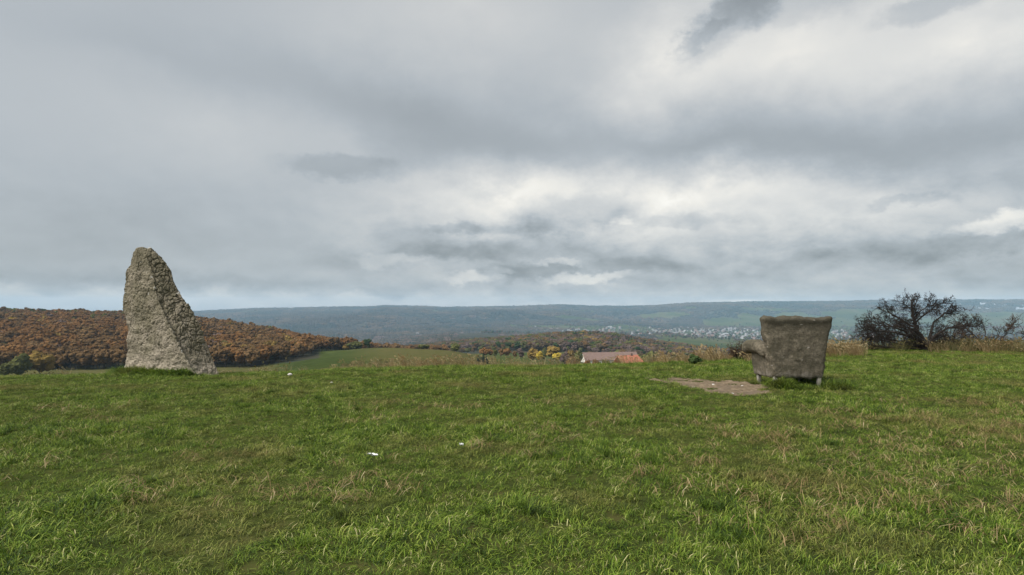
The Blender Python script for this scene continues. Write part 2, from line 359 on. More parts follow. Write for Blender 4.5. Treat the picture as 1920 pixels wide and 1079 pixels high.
M = {}
M['ground'] = mat_ground()
GREEN = [(0, (.020, .040, .008)), (.3, (.068, .120, .013)), (.55, (.138, .212, .020)), (.78, (.215, .285, .036)), (.93, (.33, .36, .085)), (1, (.50, .46, .22))]
M['grass'] = mat_grass('meadow_grass', GREEN, (.25, .18, .075))
M['straw'] = mat_grass('dry_straw', [(0, (.16, .11, .05)), (.4, (.28, .20, .095)), (.75, (.42, .32, .17)), (1, (.5, .42, .26))], (.20, .12, .05))
M['rank'] = mat_grass('rank_grass', [(0, (.05, .06, .02)), (.4, (.10, .10, .035)), (.7, (.17, .14, .06)), (1, (.30, .24, .12))], (.15, .10, .045))
LEAF = {
    'russet': ((.080, .041, .017), (.138, .073, .029), (.20, .108, .043)),
    'brown': ((.068, .041, .019), (.115, .070, .032), (.17, .105, .048)),
    'ochre': ((.10, .066, .020), (.17, .115, .034), (.24, .165, .05)),
    'olive': ((.045, .048, .018), (.085, .088, .030), (.13, .13, .045)),
    'green': ((.018, .032, .014), (.036, .058, .022), (.06, .085, .03)),
    'yellow': ((.20, .14, .02), (.33, .24, .035), (.42, .32, .06)),
    'mauve': ((.06, .042, .036), (.10, .072, .062), (.15, .11, .095)),
    'dun': ((.045, .034, .022), (.080, .058, .036), (.12, .088, .055)),
    'far_dark': ((.014, .020, .017), (.026, .034, .026), (.04, .048, .034)),
    'far_brown': ((.03, .028, .022), (.052, .046, .034), (.08, .07, .05)),
    'conifer': ((.010, .018, .014), (.018, .032, .022), (.03, .05, .03)),
}
for k, c in LEAF.items(): M[k] = mat_leaf(k + '_foliage', *c)
M['bark'] = mat_flat('bark', (.025, .02, .017), (.06, .05, .042), 12, .95)
M['twig'] = mat_flat('dark_twigs', (.016, .013, .012), (.04, .032, .027), 6, .95)
M['brush'] = mat_flat('brown_brush', (.045, .028, .018), (.10, .062, .038), 4, .95)

# ------------------------------------------------------------------ the ground sheet
def ring_list():
    a = np.geomspace(.6, 40, 150)[:-1]; b = np.geomspace(40, 1300, 130)[:-1]; c = np.geomspace(1300, 6300, 170)
    return np.concatenate([a, b, c])
def build_ground():
    rr = ring_list(); th = np.concatenate([np.linspace(-50, 50, 460), np.linspace(50, 310, 90)[1:-1]]); th = np.radians(th)
    nt_, nr = len(th), len(rr)
    x = np.concatenate([[0], (rr[:, None] * np.sin(th)[None]).ravel()]); y = np.concatenate([[0], (rr[:, None] * np.cos(th)[None]).ravel()])
    z = gz(x, y); v = np.stack([x, y, z], 1)
    i = np.arange(nr - 1)[:, None]; j = np.arange(nt_)[None]; k = (j + 1) % nt_
    q = np.stack([1 + i*nt_ + j, 1 + i*nt_ + k, 1 + (i+1)*nt_ + k, 1 + (i+1)*nt_ + j], -1).reshape(-1, 4)[:, ::-1]
    m = mesh('ground', v, np.ascontiguousarray(q), [M['ground']], smooth=True)
    D = np.maximum(y, .1); px = CX + F * x / D
    wn = fbm(p3(x / 500, y / 500), 44, 4); pxw = px + wn * 40; Dw = D * (1 + .10 * wn)
    wood = sstep(2150, 2500, Dw)
    fields = ((pxw > 1330) & (Dw > 3650) & (Dw < 4650)) | ((pxw > 1240) & (Dw > 1150) & (Dw < 2050))
    hillfield = (Dw > 4300) & (wn > .62) & (D < 5000)
    town = (pxw > 960) & (Dw > 2050) & (Dw < 3650) & (wn > .0)
    green = (((pxw > 830) & (pxw < 960) & (D > 380) & (D < 620)) | fields | hillfield | town | ((D > 260) & (D < 560) & (px > 930))).astype(float)
    wf = fbm(p3(x / 14, y / 14), 45, 3) * 16; meadow = sstep(490, 540, px + wf) * (1 - sstep(630, 740, px + wf + .12 * (D - 250))) * sstep(105, 160, D) * (1 - sstep(400, 440, D))
    green = np.maximum(green, meadow)
    wood = np.where(fields | hillfield | town, 0, wood); wood = np.where((D > 560) & (D < 1150), 1, wood); wood = np.where((px < 1230 + 40 * wn) & (D > 980) & (D < 2500), 1, wood)
    wood = np.where((px < 600) & (D > 262) & (D < 2300), 1, wood)
    rough = sstep(17, 22, D)
    att = m.color_attributes.new('zone', 'FLOAT_COLOR', 'POINT')
    att.data.foreach_set('color', np.stack([wood, rough, green * (1 - wood), np.ones(len(x))], 1).astype(np.float32).ravel())
    return link('ground', m, kind='structure', label='grassy hilltop falling away to a wide wooded valley and far hills', cat='ground')
build_ground()

# ------------------------------------------------------------------ scatter (for uncountable growth only)
protos = {}
def scatter(name, meshes, pts, rot, scl, idx, label, cat):
    """one object whose points each carry one of the little meshes"""
    m = bpy.data.meshes.new(name); n = len(pts); m.vertices.add(n); m.vertices.foreach_set('co', np.asarray(pts, np.float32).ravel())
    a = m.attributes.new('rot', 'FLOAT_VECTOR', 'POINT'); a.data.foreach_set('vector', np.asarray(rot, np.float32).ravel())
    a = m.attributes.new('scl', 'FLOAT_VECTOR', 'POINT'); a.data.foreach_set('vector', np.asarray(scl, np.float32).ravel())
    a = m.attributes.new('idx', 'INT', 'POINT'); a.data.foreach_set('value', np.asarray(idx, np.int32))
    o = link(name, m, label=label, cat=cat, kind='stuff')
    ng = bpy.data.node_groups.new(name + '_scatter', 'GeometryNodeTree')
    ng.interface.new_socket('Geometry', in_out='INPUT', socket_type='NodeSocketGeometry')
    ng.interface.new_socket('Geometry', in_out='OUTPUT', socket_type='NodeSocketGeometry')
    gi = N(ng, 'NodeGroupInput'); go = N(ng, 'NodeGroupOutput'); ip = N(ng, 'GeometryNodeInstanceOnPoints'); jn = N(ng, 'GeometryNodeJoinGeometry')
    for k, pm in enumerate(meshes):
        po = bpy.data.objects.new(name + '_sprig', pm)
        oi = N(ng, 'GeometryNodeObjectInfo'); oi.inputs['Object'].default_value = po; oi.inputs['As Instance'].default_value = False
        gt = N(ng, 'GeometryNodeGeometryToInstance'); lk(ng, oi.outputs['Geometry'], gt.inputs[0]); lk(ng, gt.outputs[0], jn.inputs[0])
    def na(nm, t):
        q = N(ng, 'GeometryNodeInputNamedAttribute', data_type=t); q.inputs['Name'].default_value = nm
        return q.outputs['Attribute']
    e = N(ng, 'FunctionNodeEulerToRotation'); lk(ng, na('rot', 'FLOAT_VECTOR'), e.inputs[0])
    lk(ng, gi.outputs[0], ip.inputs['Points']); lk(ng, jn.outputs[0], ip.inputs['Instance']); ip.inputs['Pick Instance'].default_value = True
    lk(ng, na('idx', 'INT'), ip.inputs['Instance Index']); lk(ng, e.outputs[0], ip.inputs['Rotation']); lk(ng, na('scl', 'FLOAT_VECTOR'), ip.inputs['Scale'])
    lk(ng, ip.outputs[0], go.inputs[0])
    md = o.modifiers.new('scatter', 'NODES'); md.node_group = ng
    return o

def blades(n, radius, length, width, lean, mt, seed, tint=(0, 1), head=0.0, lean_dir=None, power=1.6):
    """a sprig of n grass blades as one small mesh"""
    r = np.random.default_rng(seed); V = []; Fq = []; T = []; k = 0
    for i in range(n):
        a = r.uniform(0, 2*np.pi); q = radius * math.sqrt(r.uniform(0, 1)); b = np.array([q*math.cos(a), q*math.sin(a), -.012])
        L = r.uniform(*length); w = r.uniform(*width); th = r.uniform(*lean)
        da = r.uniform(0, 2*np.pi) if lean_dir is None or r.uniform() < .2 else lean_dir + r.normal(0, .5)
        dh = np.array([math.cos(da), math.sin(da), 0]); sa = da + np.pi/2 + r.normal(0, .5); side = np.array([math.cos(sa), math.sin(sa), 0])
        t = r.beta(1.0, 1.45) * (tint[1]-tint[0]) + tint[0]
        ts = (0, .35, .7, 1.0); prev = b; ang = th * .35
        pts = [b]
        for s in range(3):
            ang += th * (.25 + .3 * s)
            prev = prev + (L * (ts[s+1]-ts[s])) * (dh * math.sin(min(ang, 2.4)) + np.array([0, 0, 1]) * math.cos(min(ang, 2.4))); pts.append(prev)
        ws = (w*.8, w, w*.7)
        for s in range(3): V += [pts[s] - side*ws[s]/2, pts[s] + side*ws[s]/2]
        V.append(pts[3]); Fq += [(k, k+1, k+3, k+2), (k+2, k+3, k+5, k+4), (k+4, k+5, k+6)]; T += [t]*7; k += 7
        if head and r.uniform() < head:
            c = pts[3]; u = pts[3]-pts[2]; u = u / np.linalg.norm(u); hl = L * r.uniform(.16, .26); hw = hl * .16
            s2 = np.cross(u, side); base = c - u*hl*.3
            for sv in (side, s2):
                V += [base, base + u*hl*.4 + sv*hw, base + u*hl, base + u*hl*.4 - sv*hw]; Fq += [(k, k+1, k+2, k+3)]; T += [min(1, t+.25)]*4; k += 4
    m = mesh('grass_sprig', V, Fq, [mt]); at = m.attributes.new('tint', 'FLOAT', 'POINT'); at.data.foreach_set('value', np.asarray(T, np.float32))
    return m

# ------------------------------------------------------------------ standing stone
STONE_D = 14.4
def build_stone():
    rows = np.array([466,470,476,482,493,507,526,532,562,590,618,640,660,687,701,716], float)
    xl = np.interp(rows, [466,474,482,507,532,562,590,618,640,660,687,699,716], [254,249,246,235,230,227,227,233,236,237,231,229,226])
    xr = np.interp(rows, [466,472,479,493,509,526,554,576,601,629,651,673,701,716], [281,289,297,311,323,326,340,355,372,384,390,401,411,416])
    xd = np.interp(rows, [466,509,560,596,629,660,690,708,716], [270,283,294,311,327,344,361,373,376])
    t = np.clip((rows - 466) / (705 - 466), 0, 1.05)
    z = EYE - (rows - HY) / F * STONE_D
    def wx(px, D): return (px - CX) / F * D
    secs = []
    for i in range(len(rows)):
        tt = t[i]; w = (xr[i] - xl[i]) / F * STONE_D
        Dl, Dd, Dr = 14.55 + .18*tt, 14.42 - .70*tt, 14.45 - .22*tt
        L = np.array([wx(xl[i], Dl), Dl]); G = np.array([wx(xd[i], Dd), Dd]); Q = np.array([wx(xr[i], Dr), Dr])
        dep = .30 + .62*tt
        LG = (L*.55 + G*.45) + np.array([-.02, -.05 - .06*tt]); GQ = (G*.5 + Q*.5) + np.array([.0, .06*tt])
        L2 = L + np.array([w*.06, dep*.55]); B = np.array([(L[0]*.6+Q[0]*.4), Dl + dep]); Q2 = Q + np.array([-w*.12, dep*.6])
        secs.append([L, LG, G, GQ, Q, Q2, B, L2])
    secs = np.array(secs)                                   # (rows, 8, 2)
    NH, NA = 300, 420
    zz = np.linspace(z[0], z[-1], NH); Cc = np.empty((NH, 8, 2))
    for k in range(8):
        for c in range(2): Cc[:, k, c] = np.interp(-zz, -z, secs[:, k, c])
    share = np.array([.17, .20, .15, .16, .12, .07, .06, .07]); cum = np.concatenate([[0], np.cumsum(share)]); cum /= cum[-1]
    u = np.linspace(0, 1, NA, endpoint=False); ring = np.empty((NH, NA, 2))
    ext = np.concatenate([Cc, Cc[:, :1]], 1)
    for c in range(2):
        for h in range(NH): ring[h, :, c] = np.interp(u, cum, ext[h, :, c])
    k = np.hanning(15); k /= k.sum()
    for h in range(NH):
        for c in range(2): ring[h, :, c] = np.convolve(np.concatenate([ring[h, -7:, c], ring[h, :, c], ring[h, :7, c]]), k, 'valid')
    V = np.concatenate([ring, np.broadcast_to(zz[:, None, None], (NH, NA, 1))], 2)
    # closing cap: rings shrinking to the middle, slightly domed with a notch between two humps
    cen = V[0].mean(0); caps = []
    for s in np.linspace(.92, .06, 16):
        q = cen + (V[0] - cen) * s; q[:, 2] = V[0, 0, 2] + .05 * math.sqrt(1 - s*s); caps.append(q)
    V = np.concatenate([np.array(caps[::-1]), V]); nh = len(V)
    P0 = V.reshape(-1, 3)
    du = np.roll(V, -1, 1) - np.roll(V, 1, 1); dv = np.gradient(V, axis=0); nn = np.cross(du, dv); nn /= np.linalg.norm(nn, axis=2)[..., None] + 1e-9
    nn = nn.reshape(-1, 3)
    if (nn * (P0 - P0.mean(0))).sum(1).mean() < 0: nn = -nn
    right = sstep(-.05, .25, nn[:, 0])                       # the rubbly right face
    low = 1 - sstep(.15, .9, P0[:, 2])
    wob = P0 + .05 * np.stack([vnoise(P0*6, 71), vnoise(P0*6, 72), vnoise(P0*6, 73)], 1)
    A = wob @ np.array([[.94, 0, -.34], [0, 1, 0], [.34, 0, .94]])
    f1, f2, cid = worley(A * np.array([11, 11, 8.0]), 3); g1_, g2_, cid2 = worley(wob * np.array([24, 24, 19.0]), 13)
    crack = sstep(0, .22, f2 - f1); crack2 = sstep(0, .25, g2_ - g1_)
    d = fbm(P0 * 1.7, 61, 3) * .032 + fbm(P0 * 5, 64, 3) * .016 - .022
    d += (crack - 1) * (.012 + .018*right) * (1 - .5*low) + (cid - .5) * (.014 + .024*right) + (crack2 - 1) * .009 + (cid2 - .5) * .010 + fbm(P0*45, 66, 2) * .005
    uu = np.tile(u, nh); ru = cum[2]
    d += (.035 * np.exp(-((uu - ru) / .010) ** 2) - .025 * np.exp(-((uu - ru - .03) / .018) ** 2)) * sstep(2.2, 1.4, P0[:, 2])
    z0 = V[0, 0, 2]; top = sstep(2.6, 2.95, P0[:, 2])
    d = d * (1 - .35*top)
    P1 = P0 + nn * d[:, None]
    xc = (270 - CX) / F * STONE_D
    P1[:, 2] -= top * .05 * np.exp(-((P0[:, 0] - xc + .02) / .06) ** 2)
    base = np.array([X(318, STONE_D), STONE_D, 0]); base[2] = g1(base[0], base[1])
    P1 = P1 - base
    i = np.arange(nh - 1)[:, None]; j = np.arange(NA)[None]; kk = (j + 1) % NA
    q = np.stack([i*NA + j, i*NA + kk, (i+1)*NA + kk, (i+1)*NA + j], -1).reshape(-1, 4)
    q = np.ascontiguousarray(q)
    # material
    mm, nt, b = mat('weathered_limestone', .95, .15); P = obj_pos(nt)
    sx = N(nt, 'ShaderNodeSeparateXYZ'); lk(nt, P, sx.inputs[0])
    fine = noise_n(nt, P, 14, 8, .72); patch = noise_n(nt, P, 2.3, 5, .6)
    c = ramp(nt, fine, [(.28, (.105, .089, .067)), (.5, (.245, .210, .160)), (.68, (.40, .35, .275))])
    lich = ramp(nt, math_n(nt, 'MULTIPLY_ADD', sx.outputs[2], .05, patch), [(.44, (0, 0, 0)), (.64, (1, 1, 1))])
    c = mix_n(nt, math_n(nt, 'MULTIPLY', lich, .85), c, mix_n(nt, fine, (.085, .074, .048), (.21, .188, .125)))
    worn = ramp(nt, math_n(nt, 'MULTIPLY_ADD', patch, .9, math_n(nt, 'MULTIPLY', sx.outputs[2], -.75)), [(.12, (0, 0, 0)), (.42, (1, 1, 1))])
    c = mix_n(nt, math_n(nt, 'MULTIPLY', worn, .75), c, mix_n(nt, fine, (.30, .245, .185), (.55, .48, .39)))
    sp = ramp(nt, noise_n(nt, P, 6.5, 3, .5), [(.70, (0, 0, 0)), (.74, (1, 1, 1))])
    c = mix_n(nt, math_n(nt, 'MULTIPLY', sp, .7), c, (.55, .53, .49))
    lk(nt, c, b.inputs['Base Color']); bump(nt, b, noise_n(nt, P, 60, 6, .7), .9, .012)
    m = mesh('standing_stone', P1, q, [mm])
    link('standing_stone', m, loc=base, label='tall leaning grey standing stone with rough rubbly face on the meadow', cat='standing stone')
    return base
STONE = build_stone()

# ------------------------------------------------------------------ concrete armchair
CH_D = 11.95
def rounded_box(sx, sy, sz, r, n):
    bm = bmesh.new(); bmesh.ops.create_cube(bm, size=2.0); bmesh.ops.subdivide_edges(bm, edges=bm.edges[:], cuts=n, use_grid_fill=True)
    v = np.array([q.co[:] for q in bm.verts]); bm.verts.index_update(); f = [tuple(q.index for q in p.verts) for p in bm.faces]; bm.free()
    h = np.array([sx, sy, sz]) / 2; r = min(r, h.min() * .98)
    e = v / np.abs(v).max(1)[:, None]
    # equalise spacing towards the edges
    p = np.sign(e) * (1 - (1 - np.abs(e)) ** 1.0) * h
    inner = np.clip(p, -(h - r), h - r); dd = p - inner; ln = np.linalg.norm(dd, axis=1)
    nrm = np.where(ln[:, None] > 1e-9, dd / (ln[:, None] + 1e-12), 0)
    return inner + nrm * np.minimum(ln, r)[:, None] * np.where(ln > r, 1, 1)[:, None] if False else (np.where(ln[:, None] > 1e-9, inner + nrm * r, p), f)[0], f
def chair_rough(v, amp=.012, s=0):
    c = v.mean(0); n = v - c; n /= np.linalg.norm(n, axis=1)[:, None] + 1e-9
    f1, f2, ci = worley(v * 13 + .1 * s, 85 + s)
    return v + n * (fbm(v * 5, 80+s, 3) * amp + fbm(v * 22, 90+s, 3) * amp * .5 + (ci - .5) * amp * .5 - (ci > .9) * amp * .6)[:, None]
def build_chair():
    px0 = 1498.0
    loc = Vector((X(px0, CH_D), CH_D, 0)); loc.z = g1(loc.x, loc.y)
    root = link('armchair', None, loc=loc, rz=R(2), label='weathered grey concrete armchair seen from behind, beside the bare dirt patch', cat='armchair')
    mm, nt, b = mat('weathered_concrete', .93, .2); P = obj_pos(nt)
    sx = N(nt, 'ShaderNodeSeparateXYZ'); lk(nt, P, sx.inputs[0])
    st = N(nt, 'ShaderNodeMapping'); st.inputs['Scale'].default_value = (1, 1, 2.2); lk(nt, P, st.inputs[0])
    fine = noise_n(nt, P, 16, 8, .72); patch = noise_n(nt, st.outputs[0], 2.6, 6, .62)
    c = ramp(nt, fine, [(.30, (.045, .038, .026)), (.5, (.125, .106, .076)), (.70, (.225, .193, .142))])
    c = mix_n(nt, math_n(nt, 'MULTIPLY', ramp(nt, patch, [(.45, (0, 0, 0)), (.62, (1, 1, 1))]), .7), c, (.062, .056, .036))
    hi = math_n(nt, 'MULTIPLY_ADD', noise_n(nt, P, 5, 5, .65), 1.1, math_n(nt, 'MULTIPLY_ADD', sx.outputs[2], 2.2, -2.72))
    c = mix_n(nt, math_n(nt, 'MULTIPLY', ramp(nt, hi, [(.1, (0, 0, 0)), (.6, (1, 1, 1))]), .8), c, mix_n(nt, fine, (.03, .026, .018), (.11, .098, .07)))
    lo = math_n(nt, 'MULTIPLY_ADD', noise_n(nt, P, 4.5, 5, .6), 1.0, math_n(nt, 'MULTIPLY', sx.outputs[2], -1.15))
    c = mix_n(nt, math_n(nt, 'MULTIPLY', ramp(nt, lo, [(.17, (0, 0, 0)), (.36, (1, 1, 1))]), .75), c, mix_n(nt, fine, (.20, .17, .14), (.38, .34, .29)))
    cr = ramp(nt, noise_n(nt, st.outputs[0], 7.5, 3, .5), [(.69, (0, 0, 0)), (.73, (1, 1, 1))])
    c = mix_n(nt, math_n(nt, 'MULTIPLY', cr, .5), c, (.45, .41, .36))
    lk(nt, c, b.inputs['Base Color']); bump(nt, b, noise_n(nt, P, 30, 8, .75), 1.0, .03)
    M['concrete'] = mm
    # backrest slab (rear face at y=0), flaring towards a rolled top
    v, f = rounded_box(1.0, .26, 1.20, .06, 34)
    v[:, 1] += .13; v[:, 2] += .765
    t = np.clip((v[:, 2] - .17) / 1.2, 0, 1)
    v[:, 0] *= 1 + .39 * t ** 1.1; v[:, 0] += .015 * t
    v[:, 1] -= .05 * sstep(.82, 1.0, t) * (v[:, 1] < .13) * (1 - ((t - .94) / .12) ** 2).clip(0)   # rolled lip
    v[:, 1] += .06 * t * t
    v[:, 2] += (v[:, 2] > 1.2) * (.006 * np.sin(v[:, 0] * 9 + 1.2) + .006 * np.sin(v[:, 0] * 21))
    link('backrest', mesh('backrest', chair_rough(v, .022, 1), f, [mm], smooth=True), root)
    # wings
    for s in (-1, 1):
        v, f = rounded_box(.13, .20, .62, .06, 14); v += (s * .40, .30, 1.00)
        tt = np.clip((v[:, 2] - .7) / .62, 0, 1); v[:, 0] += s * .04 * tt; v[:, 2] -= .55 * np.clip(v[:, 1] - .28, 0, 1) * tt
        link('wing', mesh('wing', chair_rough(v, .010, 3 + s), f, [mm], smooth=True), root)
    # side panels and rolled armrests
    for s in (-1, 1):
        v, f = rounded_box(.17, .70, .54, .04, 20); v += (s * .430, .54, .435)
        tt = np.clip((v[:, 2] - .15) / .6, 0, 1); v[:, 0] += s * .055 * tt; v[:, 1] += .10 * tt * (v[:, 1] - .2)
        link('side_panel', mesh('side_panel', chair_rough(v, .011, 6 + s), f, [mm], smooth=True), root)
        v, f = rounded_box(.28, .90, .27, .125, 22); v += (s * .515, .65, .715)
        q = (v[:, 1] - .2) / .8
        v[:, 2] += .05 * np.sin(np.clip(q, 0, 1) * np.pi * .9) - .05 * (1 - q) ** 2; v[:, 0] += s * .06 * q
        v[:, 2] -= .03 * sstep(.85, 1.02, q)
        link('armrest', mesh('armrest', chair_rough(v, .014, 10 + s), f, [mm], smooth=True), root)
    v, f = rounded_box(.74, .70, .30, .05, 16); v += (0, .55, .325)
    link('seat', mesh('seat', chair_rough(v, .010, 13), f, [mm], smooth=True), root)
    v, f = rounded_box(.72, .66, .13, .055, 14); v += (0, .60, .515)
    link('seat_cushion', mesh('seat_cushion', chair_rough(v, .012, 15), f, [mm], smooth=True), root)
    for sx_ in (-1, 1):
        for yy in (.075, .80):
            v, f = rounded_box(.075, .075, .36, .014, 6); v[:, 2] += .05
            tt = (v[:, 2] + .13) / .36; v[:, :2] *= (.75 + .3 * tt)[:, None]; v += (sx_ * .435, yy, 0)
            link('leg', mesh('leg', chair_rough(v, .004, 17), f, [M.setdefault('leg', mat_flat('pale_concrete', (.20, .18, .15), (.40, .37, .32), 9, .9, .2, .006, 40))], smooth=True), root)
    return loc
CHAIR = build_chair()

# ------------------------------------------------------------------ bare dirt patch
def build_patch():
    n = 150
    xs = np.linspace(PPOLY[:, 0].min() - .2, PPOLY[:, 0].max() + .2, n); ys = np.linspace(PPOLY[:, 1].min() - .2, PPOLY[:, 1].max() + .2, n)
    gx, gy = np.meshgrid(xs, ys); x, y = gx.ravel(), gy.ravel()
    q = polydist(x, y, PPOLY) + fbm(p3(x * 3, y * 3), 141, 4) * .15
    z = gz(x, y) + .006 + np.abs(fbm(p3(x * 14, y * 14), 145, 3)) * .014
    z = np.where(q > .05, z - .05, z)
    i, j = np.meshgrid(np.arange(n - 1), np.arange(n - 1), indexing='ij'); a = (i * n + j).ravel()
    fc = np.stack([a, a + 1, a + n + 1, a + n], 1); fc = fc[(q[fc] < .12).any(1)]
    m, nt, b = mat('trodden_earth', .95, .15); P = geo_pos(nt)
    c = ramp(nt, noise_n(nt, P, 9, 8, .7), [(.3, (.075, .054, .034)), (.5, (.145, .108, .070)), (.68, (.235, .182, .122))])
    c = mix_n(nt, ramp(nt, noise_n(nt, P, 2.2, 4, .6), [(.5, (0, 0, 0)), (.7, (.6, .6, .6))]), c, (.105, .085, .065))
    lk(nt, c, b.inputs['Base Color']); bump(nt, b, noise_n(nt, P, 50, 5, .7), .8, .015)
    used = np.unique(fc); remap = np.zeros(n*n, int); remap[used] = np.arange(len(used))
    link('dirt_patch', mesh('dirt_patch', np.stack([x, y, z], 1)[used], np.ascontiguousarray(remap[fc]), [m], smooth=True), kind='structure', label='bare trodden brown earth in front of the concrete armchair', cat='dirt patch')
build_patch()

def pebble_mesh(seed, flat=.6):
    bm = bmesh.new(); bmesh.ops.create_icosphere(bm, subdivisions=3, radius=1.0)
    v = np.array([q.co[:] for q in bm.verts]); f = [tuple(q.index for q in p.verts) for p in bm.faces]; bm.free()
    v = v * (1 + .28 * fbm(v * 1.3 + seed, 150, 3))[:, None]; v[:, 2] *= flat
    return v, f
M['chalk'] = mat_flat('pale_limestone', (.34, .31, .27), (.58, .55, .50), 30, .9, .2, .01, 60)
M['paper'] = mat_flat('white_paper', (.74, .74, .72), (.82, .82, .80), 30, .8, .2)
for k, (px, row, s, lab) in enumerate([
        (1372, 739, .045, 'small pale stone lying on the edge of the bare earth'),
        (1338, 722, .03, 'small whitish stone in the middle of the bare earth'),
        (1392, 724, .028, 'tiny pale stone on bare earth near the armchair leg'),
        (1300, 726, .025, 'tiny pale stone at the narrow end of the bare earth'),
        (544, 707, .055, 'white stone lying in short grass near the standing stone'),
        (622, 721, .025, 'tiny white stone in the grass beyond the paper scraps')]):
    D = EYE * F / (row - HY); x = X(px, D); v, f = pebble_mesh(k * 7.3, .55)
    link('stone', mesh('stone', v * s, f, [M['chalk']], smooth=True), loc=(x, D, g1(x, D) + s * .3 + (.02 if k > 3 else 0)), rz=k, label=lab, cat='stone')
def paper_mesh(seed, sx, sy):
    n = 14; u, w = np.meshgrid(np.linspace(-1, 1, n), np.linspace(-1, 1, n)); u, w = u.ravel(), w.ravel()
    z = np.abs(fbm(p3(u * 1.6 + seed, w * 1.6), 160, 3)) * .018 + .012 * np.abs(w) + .02 * np.clip(-u - .6, 0, 1); v = np.stack([u * sx * (1 + .15 * vnoise(p3(w * 2, u, seed), 3)), w * sy * (1 + .3 * vnoise(p3(u * 2, w, seed), 4)), z], 1)
    i, j = np.meshgrid(np.arange(n - 1), np.arange(n - 1), indexing='ij'); a = (i * n + j).ravel(); top = np.stack([a, a+1, a+n+1, a+n], 1)
    v2 = v.copy(); v2[:, 2] -= .0015
    e = [(i, i+1) for i in range(n-1)]; return np.concatenate([v, v2]), [tuple(q) for q in top.tolist()] + [tuple(q[::-1]) for q in (top + n*n).tolist()]
for px, row, sx, sy, rz, lab in [(699, 871, .050, .017, -.08, 'crumpled white paper scrap, the larger one lying in the grass'), (865, 850, .021, .010, -.2, 'small white paper scrap lying farther out in the grass')]:
    D = EYE * F / (row - HY); x = X(px, D); v, f = paper_mesh(px, sx, sy)
    link('paper_scrap', mesh('paper_scrap', v, f, [M['paper']], smooth=True), loc=(x, D, g1(x, D) + .075), rz=rz, label=lab, cat='paper')

